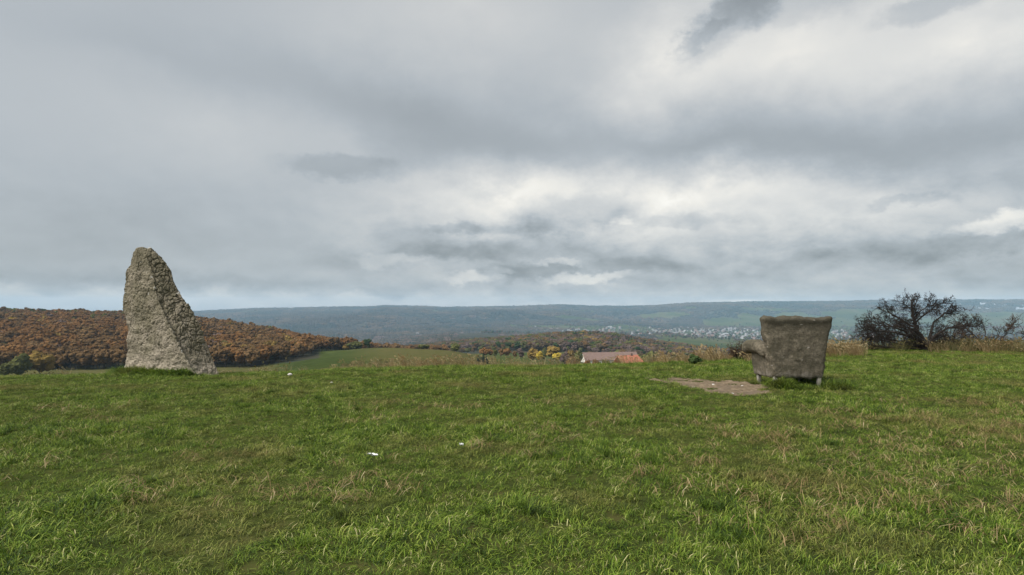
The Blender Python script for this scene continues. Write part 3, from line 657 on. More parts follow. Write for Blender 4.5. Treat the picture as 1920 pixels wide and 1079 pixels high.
# ------------------------------------------------------------------ meadow grass
def in_chair(x, y):
    c, s = math.cos(R(-2)), math.sin(R(-2)); a = x - CHAIR.x; b = y - CHAIR.y
    u = c * a - s * b; w = s * a + c * b
    return u, w
def jgrid(x0, x1, y0, y1, sp):
    gx, gy = np.meshgrid(np.arange(x0, x1, sp), np.arange(y0, y1, sp)); x = gx.ravel() + rng.uniform(-.5, .5, gx.size) * sp; y = gy.ravel() + rng.uniform(-.5, .5, gx.size) * sp
    return x, y
def build_grass():
    near = [blades(74, .06 + .01 * i, (.05, .14), (.0038, .0068), (.35, 1.6), M['grass'], 100+i) for i in range(9)]
    flat_ = [blades(52, .14, (.08, .18), (.0042, .0075), (.9, 1.9), M['grass'], 120+i, lean_dir=.6*i) for i in range(5)]
    weed = [blades(13, .03, (.05, .10), (.018, .030), (.9, 1.6), M['grass'], 150+i, tint=(.05, .4)) for i in range(3)]
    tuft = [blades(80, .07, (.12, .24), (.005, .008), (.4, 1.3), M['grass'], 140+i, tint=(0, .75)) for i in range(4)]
    # closest metres, denser
    x1, y1 = jgrid(-14, 14, 1.2, 9.5, .108); k = np.abs(x1) < .95 * y1 + 1.2; x1, y1 = x1[k], y1[k]
    x2, y2 = jgrid(-32, 34, 9.5, 24.5, .125); k = (np.abs(x2) < .95 * y2 + 1.5); x2, y2 = x2[k], y2[k]
    x = np.concatenate([x1, x2]); y = np.concatenate([y1, y2]); px = CX + F * x / y
    edge = np.interp(px, [-700, 0, 480, 720, 1100, 1420, 1640, 2600], [15.8, 16, 17.5, 18.8, 19.3, 20.5, 23.5, 24])
    q = np.full(len(x), 9.0); m = (y > 9) & (y < 16) & (x > 1) & (x < 8); q[m] = polydist(x[m], y[m], PPOLY) + fbm(p3(x[m]*3, y[m]*3), 141, 4) * .15
    u, w = in_chair(x, y); keep = (y < edge) & ((q > -.02) | ((u > -.36) & (u < .6) & (w > -.4) & (w < 1.0)) | (rng.uniform(0, 1, len(x)) < np.where(q > -.22, .22, .03)))
    x, y, q = x[keep], y[keep], q[keep]; n = len(x)
    lump = fbm(p3(x / 1.1, y / 1.1), 201, 3); fl = fbm(p3(x / 2.3, y / 2.3), 205, 3)
    idx = rng.integers(0, 9, n); r = rng.uniform(0, 1, n)
    idx = np.where(r < .22 + .35 * sstep(.1, .6, fl), rng.integers(9, 14, n), idx)
    idx = np.where((r > .955) & (lump > .1), rng.integers(14, 18, n), idx)
    idx = np.where((r > .93) & (r < .95) & (fl < .2), rng.integers(18, 21, n), idx)
    close = 1 - sstep(3, 9, y)
    s = rng.uniform(.75, 1.2, n) * (.62 + .10 * close) * (1 + .36 * np.clip(lump, -.5, 1))
    s = np.where(idx > 13, np.minimum(s, 1.0) * .9, s)
    xs, ys = x - STONE[0], y - STONE[1]
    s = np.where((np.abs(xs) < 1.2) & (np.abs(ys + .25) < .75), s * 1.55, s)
    u, w = in_chair(x, y); by = (u > -.62) & (u < .95) & (w > -.38) & (w < 1.1) & (q > -.3); s = np.where(by, s * np.where((w > .06) & (np.abs(u) < .48), .45, 1.15), s); idx = np.where(by & (rng.uniform(0, 1, n) < .5), rng.integers(14, 18, n), idx)
    # rank tufts round the armchair and along the foot of the stone
    e = []
    for _ in range(26): e.append((.8, rng.uniform(-.50, .0), rng.uniform(-.26, .10)))
    for _ in range(34): e.append((1.1, rng.uniform(-.58, -.28), rng.uniform(-.22, .04)))
    for _ in range(22): e.append((.5, rng.uniform(.0, .55), rng.uniform(-.32, -.05)))
    for _ in range(40): e.append((1, rng.uniform(.45, 1.0), rng.uniform(-.3, .9)))
    ex = []
    for k_, u_, w_ in e:
        c_, s_ = math.cos(R(2)), math.sin(R(2)); ex.append((CHAIR.x + c_*u_ - s_*w_, CHAIR.y + s_*u_ + c_*w_, k_ * rng.uniform(.8, 1.4)))
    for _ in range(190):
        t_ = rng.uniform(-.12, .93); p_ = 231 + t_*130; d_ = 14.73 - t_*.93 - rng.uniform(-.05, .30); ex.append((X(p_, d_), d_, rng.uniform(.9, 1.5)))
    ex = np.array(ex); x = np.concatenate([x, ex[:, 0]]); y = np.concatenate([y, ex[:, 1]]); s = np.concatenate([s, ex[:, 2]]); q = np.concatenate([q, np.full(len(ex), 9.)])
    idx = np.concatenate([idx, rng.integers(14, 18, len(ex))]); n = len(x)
    bald = (q < -.02); s = np.where(bald, s * .5, s)
    wide = 1 + .9 * sstep(6, 16, y)
    scl = np.stack([s * (1 + .15 * (wide - 1)), s * (1 + .15 * (wide - 1)), s], 1)
    rot = np.stack([rng.normal(0, .10, n), rng.normal(0, .10, n), rng.uniform(0, 6.283, n)], 1)
    a = rng.uniform(0, 1, 2600); fx = rng.uniform(-9, 12, 2600); fy = 2.2 + 8 * a
    k = (np.abs(fx) < .95 * fy + 1) & (fbm(p3(fx / 1.8, fy / 1.8), 221, 3) + .55 * fx / fy > rng.uniform(-.1, .8, 2600)); fx, fy = fx[k], fy[k]
    lie = [blades(9, .16, (.14, .30), (.004, .007), (1.0, 2.0), M['straw'], 160+i) for i in range(3)]
    scatter('fallen_straw', lie, np.stack([fx, fy, gz(fx, fy) + .03], 1), np.stack([np.zeros(len(fx)), np.zeros(len(fx)), rng.uniform(0, 6.28, len(fx))], 1), np.repeat(rng.uniform(.6, 1, (len(fx), 1)), 3, 1), rng.integers(0, 3, len(fx)), 'dead straw stalks lying among the green grass', 'straw')
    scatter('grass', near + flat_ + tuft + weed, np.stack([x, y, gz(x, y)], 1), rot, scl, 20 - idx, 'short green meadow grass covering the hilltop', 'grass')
    return n
NG = build_grass()

def build_tall():
    st = [blades(26, .16, (.30, .62), (.007, .012), (.15, .75), M['straw'], 300+i, head=.75, lean_dir=math.pi) for i in range(7)]
    st += [blades(34, .2, (.18, .42), (.006, .011), (.3, 1.1), M['straw'], 320+i, head=.15, lean_dir=math.pi) for i in range(3)]
    P = []
    def band(px0, px1, d0, d1, dens, s0, s1, lo=0, hi=10):
        a = (px1 - px0) / F * (d0 + d1) / 2 * (d1 - d0); n = int(a * dens)
        px = rng.uniform(px0, px1, n); D = rng.uniform(d0, d1, n); x = X(px, D)
        k = fbm(p3(x / 1.3, D / 1.3), 301, 3) > rng.uniform(-.9, .5, n); x, D = x[k], D[k]
        P.append(np.stack([x, D, gz(x, D), rng.uniform(s0, s1, len(x)), rng.integers(lo, hi, len(x))], 1))
    band(1085, 1250, 17.5, 20, 7, .32, .62); band(1235, 1420, 18.0, 21.5, 13, .5, 1.0); band(1420, 1640, 19.5, 23, 13, .7, 1.05); band(1640, 2000, 20.5, 24, 5, .5, .9)
    band(400, 1085, 17.0, 19.6, 5.0, .35, .75); band(880, 1085, 17.6, 19.6, 6.0, .40, .8); band(-700, 400, 14.8, 17, .8, .3, .6); band(640, 1085, 18, 26, 1.2, .5, .9)
    P = np.concatenate(P); n = len(P)
    rot = np.stack([rng.normal(0, .08, n), rng.normal(0, .08, n), rng.normal(0, .35, n)], 1)
    scatter('dry_grass', st, P[:, :3], rot, np.repeat(P[:, 3:4], 3, 1), 9 - P[:, 4].astype(int), 'tall straw-coloured dry grass along the brow of the hill', 'grass')
    # darker, browner growth right of the chair and the rank slope beyond the brow
    rk = [blades(40, .2, (.22, .55), (.005, .009), (.2, 1.0), M['rank'], 340+i, head=.3, lean_dir=math.pi*.9) for i in range(6)]
    P = []
    band(1540, 1960, 21, 27, 14, .7, 1.2); band(1960, 2400, 21, 27, 6, .7, 1.2); band(1240, 1560, 20, 27, 5, .7, 1.1)
    band(560, 1000, 22, 60, 1.0, .8, 1.5); band(640, 930, 60, 170, .16, 1.2, 2.4); band(-300, 560, 18, 40, .5, .7, 1.2)
    P = np.concatenate(P); n = len(P)
    rot = np.stack([rng.normal(0, .08, n), rng.normal(0, .08, n), rng.uniform(0, 6.283, n)], 1)
    scatter('rank_grass', rk, P[:, :3], rot, np.repeat(P[:, 3:4], 3, 1), rng.integers(0, 6, n), 'brownish rank grass on the slope beyond the brow', 'grass')
build_tall()

# ------------------------------------------------------------------ trees and bushes
def ico(sub=1):
    bm = bmesh.new(); bmesh.ops.create_icosphere(bm, subdivisions=sub, radius=1.0)
    v = np.array([q.co[:] for q in bm.verts]); f = [tuple(q.index for q in p.verts) for p in bm.faces]; bm.free(); return v, f
ICO1 = ico(2)
def crown_geo(seed, rad=3.4, h0=2.2, h1=9.5, lumps=22, leaves=260, lean=0):
    r = np.random.default_rng(seed); g = Geo(); cz = (h0 + h1) / 2; hz = (h1 - h0) / 2
    ctr = []
    for i in range(lumps):
        d = r.normal(0, 1, 3); d /= np.linalg.norm(d); q = r.uniform(.35, .8)
        c = np.array([d[0]*rad*q, d[1]*rad*q, cz + d[2]*hz*q]); s = rad * r.uniform(.26, .42)
        v, f = ICO1; v = v * (1 + .5 * fbm(v * 1.9 + seed + i * 3.1, 170, 2))[:, None]
        g.add(c + v * s * np.array([1, 1, .8]), f); ctr.append((c, s))
    V = []; Fq = []
    for i in range(leaves):
        c, s = ctr[r.integers(0, len(ctr))]; d = r.normal(0, 1, 3); d /= np.linalg.norm(d)
        p = c + d * s * r.uniform(.85, 1.35); a = r.normal(0, 1, 3); a /= np.linalg.norm(a); b = np.cross(a, r.normal(0, 1, 3)); b /= np.linalg.norm(b)
        w = rad * r.uniform(.05, .10); k = len(V); V += [p - a*w, p + b*w*.7, p + a*w, p - b*w*.7]; Fq.append((k, k+1, k+2, k+3))
    g.add(V, Fq)
    return g
def trunk_geo(seed, h=6.0, r0=.22):
    r = np.random.default_rng(seed); g = Geo()
    pts = np.array([(r.normal(0, .05*i), r.normal(0, .05*i), h*i/5 - .4) for i in range(6)]); g.tube(pts, np.linspace(r0, r0*.35, 6), 7)
    for i in range(6):
        s = pts[2 + i % 3]; a = r.uniform(0, 6.28); L = h * r.uniform(.3, .5)
        g.tube([s, s + L*.5*np.array([math.cos(a)*.7, math.sin(a)*.7, .7]), s + L*np.array([math.cos(a)*.8, math.sin(a)*.8, 1.1])], [r0*.4, r0*.25, r0*.1], 5)
    return g
def spruce_geo(seed, h=8.0, rad=1.7, tiers=13):
    r = np.random.default_rng(seed); g = Geo()
    for t in range(tiers):
        u = t / (tiers - 1); z = h * (.06 + .9 * u); R0 = rad * (1 - u) ** .85 * r.uniform(.85, 1.1) + .08; nb = max(5, int(14 * (1 - u) + 4))
        for b in range(nb):
            a = 6.283 * b / nb + r.uniform(-.2, .2); L = R0 * r.uniform(.7, 1.15); dr = L * r.uniform(.25, .5); w = L * .26
            d = np.array([math.cos(a), math.sin(a), 0]); s = np.array([-d[1], d[0], 0])
            p0 = np.array([0, 0, z]); p1 = p0 + d*L*.55 - np.array([0, 0, dr*.3]); p2 = p0 + d*L - np.array([0, 0, dr])
            g.add([p0 + (0, 0, h*.05), p1 + s*w, p2, p1 - s*w, p1 + (0, 0, h*.025)], [(0, 1, 4), (0, 4, 3), (4, 1, 2), (4, 2, 3), (0, 3, 2, 1)])
    g.tube([(0, 0, h*.7), (0, 0, h*.9), (0, 0, h*1.04)], [.09, .06, .01], 4)
    return g
CROWN_SHAPES = [crown_geo(400+i, rad=r_, h0=1.6, h1=h_) for i, (r_, h_) in enumerate([(3.3, 9), (3.8, 9.5), (3.0, 10), (3.6, 8.5), (4.2, 10.5)])]
CROWN = {k: [g.mesh('crown', [M[k]]) for g in CROWN_SHAPES] for k in LEAF if k != 'conifer'}
TRUNK = [trunk_geo(500+i).mesh('trunk', [M['bark']], True) for i in range(3)]
SPRUCE = [spruce_geo(520+i, rad=w).mesh('crown', [M['conifer']]) for i, w in enumerate((1.6, 1.9, 1.4))]
STEM = [trunk_geo(530, 2.6, .16).mesh('trunk', [M['bark']], True)]
BUSH_SHAPES = [crown_geo(560+i, rad=1.0, h0=.1, h1=1.5, lumps=26, leaves=420) for i in range(4)]
BUSH = {k: [g.mesh('foliage', [M[k]]) for g in BUSH_SHAPES] for k in LEAF if k != 'conifer'}
BSTEM = trunk_geo(571, .9, .05).mesh('stem', [M['bark']], True)

def tree(px, D, kind, label, group=None, s=1.0, sh=None, var=None, name='tree'):
    x = X(px, D); z = g1(x, D)
    o = link(name, None, loc=(x, D, z), rz=rnd.uniform(0, 6.28), label=label, cat='tree', group=group, scale=(s * rnd.uniform(.92, 1.08), s * rnd.uniform(.92, 1.08), s if sh is None else sh))
    v = rnd.randrange(5) if var is None else var
    if kind == 'conifer':
        link('trunk', STEM[0], o); link('crown', SPRUCE[v % 3], o)
    else:
        link('trunk', TRUNK[v % 3], o); link('crown', CROWN[kind][v], o)
    return o
def bush(px, D, wpx, top, kind, label, group=None):
    x = X(px, D); z = g1(x, D); h = max(Zr(top, D) - z, .3); w = wpx / F * D
    o = link('bush', None, loc=(x, D, z), rz=rnd.uniform(0, 6.28), label=label, cat='bush', group=group, scale=(w / 2.3, w / 2.3, h / 1.62))
    link('stem', BSTEM, o); link('foliage', BUSH[kind][rnd.randrange(4)], o)
    return o
def lone_tree(px, D, wpx, top, kind, label, var, name='tree', group=None):
    x = X(px, D); h = max(Zr(top, D) - g1(x, D), 1.0)
    full = {'conifer': 8.3}.get(kind, (9.3, 9.9, 10.3, 8.8, 10.8)[var]); wid = {'conifer': 3.3}.get(kind, (7.4, 8.4, 6.7, 8.0, 9.2)[var])
    return tree(px, D, kind, label, group, wpx / F * D / wid, sh=h / full, var=var, name=name)

# the wood on the left-hand hillside: nearest trees one by one, the rest as one mass
def build_left_wood():
    pts = []
    D = 250.0
    while D < 730:
        step = 4.3 * (1 + .0004 * (D - 250)); px = -330.0
        while px < 830:
            dpx = step / D * F
            p = px + rnd.uniform(-.4, .4) * dpx; d = D + rnd.uniform(-.4, .4) * step
            e0 = float(np.interp(p, [-400, 0, 480, 560, 600, 640, 700, 760, 830], [258, 252, 252, 290, 345, 375, 420, 440, 470]))
            e1 = float(np.interp(p, [-400, 400, 560, 640, 760, 830], [730, 720, 640, 610, 560, 560]))
            if e0 < d < e1: pts.append((p, d))
            px += dpx
        D += step
    pts.sort(key=lambda q: q[1] - float(np.interp(q[0], [-400, 0, 480, 560, 600, 640, 700, 760, 830], [258, 252, 252, 290, 345, 375, 420, 440, 470])) * 1.0)
    names = {'russet': 'rust-brown leafy tree at the front edge of the hillside wood', 'brown': 'dull brown leafy tree at the front edge of the hillside wood',
             'ochre': 'ochre-leaved tree at the front edge of the hillside wood', 'olive': 'olive-green leafy tree at the front edge of the hillside wood', 'mauve': 'greyish brown thin-leaved tree at the front edge of the hillside wood'}
    kinds = ['russet', 'brown', 'ochre', 'olive', 'mauve']; wts = [.47, .42, .06, .03, .02]
    count = 0; rest = {k: [] for k in list(kinds) + ['green']}
    for p, d in pts:
        dr = float(fbm(p3(p / 95, d / 70), 402, 3)[0]); kd = 'russet' if dr > .0 else 'brown'
        if rnd.random() < .42: kd = rnd.choices(kinds, wts)[0]
        if d > 560 and p < 260 and rnd.random() < .35: kd = 'green' if rnd.random() < .5 else 'olive'
        s = rnd.uniform(.54, .96)
        if count < 170 and -25 < p < 800 and kd in names and d < 480:
            tree(p, d, kd, names[kd], 'trees at the edge of the hillside wood', s); count += 1
        else: rest[kd].append((X(p, d), d, s))
    order = list(rest); meshes = [CROWN[k][v] for k in order for v in range(5)]
    A = []; I = []
    for a, k in enumerate(order):
        for q in rest[k]: A.append(q); I.append(a * 5 + rnd.randrange(5))
    A = np.array(A); n = len(A)
    sc_ = np.stack([A[:, 2] * rng.uniform(.9, 1.15, n), A[:, 2] * rng.uniform(.9, 1.15, n), A[:, 2] * rng.uniform(.85, 1.1, n)], 1)
    o = scatter('woodland', meshes, np.stack([A[:, 0], A[:, 1], gz(A[:, 0], A[:, 1])], 1), np.stack([np.zeros(n), np.zeros(n), rng.uniform(0, 6.28, n)], 1), sc_, len(meshes) - 1 - np.array(I), 'autumn brown wood covering the hillside behind the standing stone', 'wood')
    return n, count
NW = build_left_wood()

def build_mid_woods():
    kinds = ['dun', 'mauve', 'olive', 'brown', 'green', 'ochre']; meshes = [CROWN[k][v] for k in kinds for v in range(4)] + SPRUCE * 2
    A = []; I = []
    D = 545.0
    while D < 1000:
        px = 700.0
        while px < 1330:
            dpx = 5.6 / D * F; p = px + rnd.uniform(-.5, .5) * dpx; d = D + rnd.uniform(-3, 3)
            lo = float(np.interp(p, [700, 800, 900, 950, 1000, 1100, 1270, 1330], [700, 640, 690, 610, 560, 545, 545, 650]))
            if d > lo and d < 985:
                w = [.36, .22, .14, .16, .08, .04]
                k = rnd.choices(range(6), w)[0]; i = k * 4 + rnd.randrange(4)
                if p > 1075 and rnd.random() < .5 * float(np.interp(d, [600, 760, 900, 985], [.1, 1, .9, .6])): i = 24 + rnd.randrange(6)
                A.append((X(p, d), d, rnd.uniform(.75, 1.15) * (1.15 if i > 23 else 1))); I.append(i)
            px += dpx
        D += 5.6
    # loose trees and hedges lower down the slope and over the valley floor
    for p0, p1, d0, d1, n_, s0, s1, ks in [(1060, 1300, 450, 560, 90, .5, .95, (0, 1, 2, 3)), (1180, 1420, 480, 760, 150, .5, 1.0, (0, 1, 2, 4)), (1230, 1460, 1020, 1180, 130, .7, 1.2, (0, 1, 4, 2)),
                                          (1240, 1800, 1900, 2060, 180, .8, 1.3, (0, 1, 4)), (1330, 1900, 3550, 3700, 220, 1.0, 1.8, (0, 4, 1)), (1400, 1960, 600, 900, 160, .6, 1.0, (0, 1, 2, 4)), (900, 1980, 2050, 3700, 2600, .8, 1.5, (0, 1, 2, 4)),
                                          (1250, 1700, 1200, 1900, 50, .6, 1.0, (0, 4, 2)), (1350, 1950, 3800, 4600, 120, 1.0, 1.8, (4, 1)), (840, 960, 560, 640, 40, .4, .7, (0, 2, 3))]:
        for _ in range(n_):
            p = rnd.uniform(p0, p1); d = rnd.uniform(d0, d1); A.append((X(p, d), d, rnd.uniform(s0, s1))); I.append(rnd.choice(ks) * 4 + rnd.randrange(4))
    A = np.array(A); n = len(A)
    scatter('woodland', meshes, np.stack([A[:, 0], A[:, 1], gz(A[:, 0], A[:, 1])], 1), np.stack([np.zeros(n), np.zeros(n), rng.uniform(0, 6.28, n)], 1), np.repeat(A[:, 2:3], 3, 1), len(meshes) - 1 - np.array(I), 'brown and dark green woods on the low hill and valley floor', 'wood')
    # far hills: clumps of crowns
    cl = []
    for k, kd in enumerate(['far_brown', 'far_brown', 'far_dark', 'dun', 'far_dark', 'mauve']):
        g = Geo(); r = np.random.default_rng(600 + k)
        for i in range(10):
            v, f = ico(1) if k != 4 else ico(1); c = np.array([r.uniform(-13, 13), r.uniform(-13, 13), 3.0]); s = r.uniform(4, 7)
            g.add(c + v * (1 + .3 * fbm(v * 2 + i + k, 175, 2))[:, None] * np.array([s, s, s * r.uniform(.8, 1.4)]), f)
        cl.append(g.mesh('clump', [M[kd]]))
    n = 26000
    px = rng.uniform(250, 2050, n); D = 2350 + 3350 * rng.uniform(0, 1, n) ** .8; x = X(px, D)
    wn = fbm(p3(x / 500, D / 500), 44, 4); pxw = px + wn * 40; Dw = D * (1 + .10 * wn)
    keep = ~(((pxw > 1330) & (Dw > 3650) & (Dw < 4650)) | ((pxw > 1240) & (Dw < 2050)) | ((Dw > 4300) & (wn > .62) & (D < 5000)) | ((pxw > 960) & (Dw < 3650) & (wn > -.1)))
    x, D, wn = x[keep], D[keep], wn[keep]; n = len(x)
    kn = fbm(p3(x / 260, D / 260), 47, 3); idx = np.where(kn > .35, 2, np.where(kn < -.4, 3, np.where(rng.uniform(0, 1, n) < .5, 0, 1))); idx = np.where(rng.uniform(0, 1, n) < .15, rng.integers(0, 6, n), idx)
    px2 = rng.uniform(250, 1225, 5200); D2 = rng.uniform(1010, 2400, 5200); k2 = ~((px2 > 855) & (px2 < 940) & (D2 > 1500)); px2, D2 = px2[k2], D2[k2]
    x = np.concatenate([x, X(px2, D2)]); D = np.concatenate([D, D2]); idx = np.concatenate([idx, rng.choice([0, 1, 3, 5, 2], len(px2))]); n = len(x)
    s = rng.uniform(.7, 1.25, n) * np.where(D < 2350, .62, 1)
    scatter('forest', cl, np.stack([x, D, gz(x, D) - 1], 1), np.stack([np.zeros(n), np.zeros(n), rng.uniform(0, 6.28, n)], 1), np.stack([s, s, s], 1), 5 - idx, 'far blue-grey forest covering the hills across the valley', 'forest')
build_mid_woods()

# trees that stand alone
lone_tree(22, 455, 22, 594, 'yellow', 'bright yellow tree standing out in the brown hillside wood', 1)
lone_tree(72, 440, 18, 596, 'ochre', 'ochre tree high in the wood near the yellow one', 3)
for p, d, w, top, k, lab in [
        (34, 215, 48, 662, 'olive', 'large olive-green bush at the foot of the hillside wood'),
        (74, 222, 50, 656, 'ochre', 'rusty ochre bush beside the large olive-green bush'),
        (10, 205, 34, 680, 'olive', 'low dull green bush at the lower edge of the wood, beside the photo edge'),
        (666, 352, 40, 640, 'olive', 'broad yellowish bush at the top of the green meadow'),
        (650, 350, 26, 645, 'ochre', 'low ochre bush left of the broad yellowish bush'),
        (795, 320, 28, 645, 'olive', 'yellow-green round bush on the edge of the far field'),
        (853, 303, 24, 644, 'olive', 'dark olive round bush alone on the far field edge'),
        (836, 312, 20, 651, 'brown', 'low brown bush left of the olive round bush'),
        (908, 380, 22, 652, 'russet', 'low russet bush behind the small dark spruces'),
        (920, 384, 18, 654, 'russet', 'second russet bush, right of the first one behind the small dark spruces'),
        (949, 395, 26, 653, 'russet', 'rounded red-brown bush between the thin larches and the dark round tree'),
        (1000, 350, 30, 652, 'ochre', 'orange and yellow bushy tree right of the dark round tree'),
        (1010, 344, 18, 658, 'yellow', 'yellow-green bush under the orange bushy tree'),
        (1021, 352, 13, 651, 'olive', 'fresh green narrow bush between two golden trees'),
        (1024, 160, 34, 683, 'ochre', 'golden shrub low down just beyond the meadow brow'),
        (1046, 150, 30, 684, 'olive', 'dull olive shrub low down beside the golden shrub'),
        (940, 170, 40, 684, 'green', 'dark green thicket below the thin larches'),
        (975, 175, 46, 682, 'brown', 'dark brown thicket just beyond the meadow brow'),
        (903, 165, 26, 684, 'mauve', 'grey-brown scrub in front of the small dark spruces'),
        (1068, 330, 22, 655, 'ochre', 'ochre bush behind the grey-brown bush left of the barn'),
        (1084, 360, 22, 657, 'olive', 'olive bush close to the white barn gable'),
        (1060, 320, 24, 660, 'mauve', 'grey-brown bush left of the long barn'),
        (1072, 280, 26, 668, 'brown', 'brown bush left of the long barn, nearer the meadow'),
        (1098, 210, 26, 673, 'russet', 'russet bush in front of the long barn gable'),
        (1116, 205, 26, 672, 'brown', 'brown bush in front of the long barn'),
        (1136, 210, 28, 673, 'olive', 'olive brown bush between the barn and the orange roof'),
        (1160, 190, 22, 681, 'russet', 'low russet bush in front of the orange-roofed house'),
        (1082, 170, 26, 682, 'brown', 'low brown bush at the meadow brow left of the farm'),
        (1218, 330, 36, 656, 'olive', 'olive bush right of the orange-roofed house'),
        (1238, 250, 34, 662, 'ochre', 'ochre bush beyond the dry grass, right of the orange roof'),
        (1258, 200, 30, 666, 'olive', 'dull olive bush beyond the dry grass'),
        (1230, 150, 34, 673, 'brown', 'brown bush low beyond the dry grass'),
        (1208, 190, 20, 680, 'mauve', 'greyish bush at the right corner of the orange-roofed house'),
        (1190, 150, 16, 684, 'mauve', 'small grey bush in front of the orange roof'),
        (1304, 29, 44, 656, 'mauve', 'purplish grey bush beyond the tall dry grass'),
        (1278, 31, 34, 661, 'mauve', 'smaller purplish bush beside the purplish grey bush'),
        (1330, 30, 20, 648, 'olive', 'slender olive-yellow bush standing above the dry grass'),
        (1348, 29, 34, 657, 'brown', 'brown bush behind the tall dry grass'),
        (1374, 26, 34, 664, 'russet', 'orange-brown bush left of the armchair'),
        (1303, 17.6, 30, 678, 'green', 'small dark green bush at the edge of the mown meadow'),
        (1583, 29, 50, 650, 'brown', 'brown bush low behind the armchair, left of the thorn tree'),
        (1625, 30, 50, 648, 'mauve', 'grey-brown bush low behind the thorn tree'),
        (1770, 29, 70, 640, 'brown', 'brown undergrowth bush between the thorn tree and the right shrub'),
        (1880, 28, 70, 636, 'brown', 'brown undergrowth bush beneath the bare shrubs at far right'),
        (1690, 28, 60, 640, 'green', 'dark green undergrowth bush behind the thorn tree trunk')]:
    bush(p, d, w, top, k, lab)
for p, d, w, top, lab in [(897, 248, 15, 664, 'short dark spruce, leftmost of the dense cluster'), (902, 252, 15, 668, 'small dark spruce inside the dense cluster'), (906.5, 250, 15, 661, 'tallest dark spruce of the dense cluster'), (912, 249, 15, 666, 'dark spruce, rightmost of the dense cluster')]:
    lone_tree(p, d, w, top, 'conifer', lab, 0, 'spruce', 'dark spruces in the cluster')
lone_tree(929, 330, 11, 652, 'olive', 'slender olive larch tree right of the dark spruces', 2, 'larch_tree')
lone_tree(939, 335, 10, 650, 'brown', 'second slender larch tree, browner, beside the first', 2, 'larch_tree')
lone_tree(977, 330, 17, 651, 'mauve', 'dark grey-brown round tree left of the golden trees', 0)
lone_tree(965, 330, 9, 655, 'brown', 'thin brown tree left of the dark round tree', 2)
lone_tree(1037, 345, 30, 647, 'ochre', 'big golden yellow tree left of the farm', 1)
lone_tree(1045, 335, 20, 659, 'yellow', 'bright yellow lower tree in front of the big golden tree', 3)
lone_tree(690, 365, 20, 634, 'green', 'dark green tree at the top of the meadow, edge of the wood', 1)
lone_tree(1160, 520, 40, 655, 'olive', 'olive tree rising behind the long barn roof', 4)

# ------------------------------------------------------------------ bare thorn trees
def grow(segs, r, p, d, L, rad, depth, up=.25, spread=.9, n=4, kids=(3, 5)):
    pts = [p]; dirs = []
    for i in range(n):
        d = d + r.normal(0, .24, 3) + np.array([0, 0, up * .25]); d = d / np.linalg.norm(d); p = p + d * L / n; pts.append(p); dirs.append(d)
    segs.append((np.array(pts), np.linspace(rad, rad * .5, n + 1), depth))
    if depth == 0: return
    for k in range(r.integers(*kids) + (depth == 1)):
        i = r.integers(1, n + 1); a = r.normal(0, 1, 3); a -= a.dot(dirs[i-1]) * dirs[i-1]; a /= np.linalg.norm(a)
        dd = dirs[i-1] * r.uniform(.5, 1) + a * spread * r.uniform(.6, 1.1); dd /= np.linalg.norm(dd)
        grow(segs, r, pts[i], dd, L * r.uniform(.45, .72), rad * .5 * r.uniform(.8, 1.1), depth - 1, up, spread, 3, kids)
def thorn(name, label, px, D, limbs, seed, twigm, depth=4, kids=(3, 5), up=.25, shrub=False, trad=.075):
    r = np.random.default_rng(seed); x = X(px, D); z = g1(x, D); sc_ = D / F
    o = link(name, None, loc=(x, D, z), label=label, cat='shrub' if shrub else 'tree')
    tr = Geo(); segs = []
    for pl, rad, dep in limbs:
        # limb polyline in photo pixels relative to the foot, third value is depth in metres
        pts = np.array([((a) * sc_, c, (b) * sc_ * .90) for a, b, c in pl]); m = 4 * (len(pts) - 1) + 1
        t = np.linspace(0, len(pts) - 1, m); q = np.stack([np.interp(t, np.arange(len(pts)), pts[:, k]) for k in range(3)], 1); q[1:] += r.normal(0, .016, (m - 1, 3))
        tr.tube(q, np.linspace(rad, rad * .35, m), 7)
        for i in range(2, m):
            if i < m * .25 and rad > .05: continue
            for _ in range(2 if i > m * .5 else 1):
                a = r.normal(0, 1, 3); dr = q[i] - q[i-1]; dr /= np.linalg.norm(dr); dd = dr * .5 + a * .55; dd[2] += .15; dd /= np.linalg.norm(dd)
                grow(segs, r, q[i], dd, r.uniform(.20, .36), max(rad * .26, .008), dep, up, 1.0, 3, kids)
    link('trunk', tr.mesh('trunk', [M['bark']], True), o)
    br = Geo(); tw = Geo()
    for p, rd, dp in segs:
        if dp >= 2: br.tube(p, np.maximum(rd, .007), 4)
        else: tw.tube(p, np.maximum(rd, .0036), 3)
    bo = link('crown', br.mesh('crown', [M['twig']], True), o)
    link('twigs', tw.mesh('twigs', [twigm]), bo)
    return o
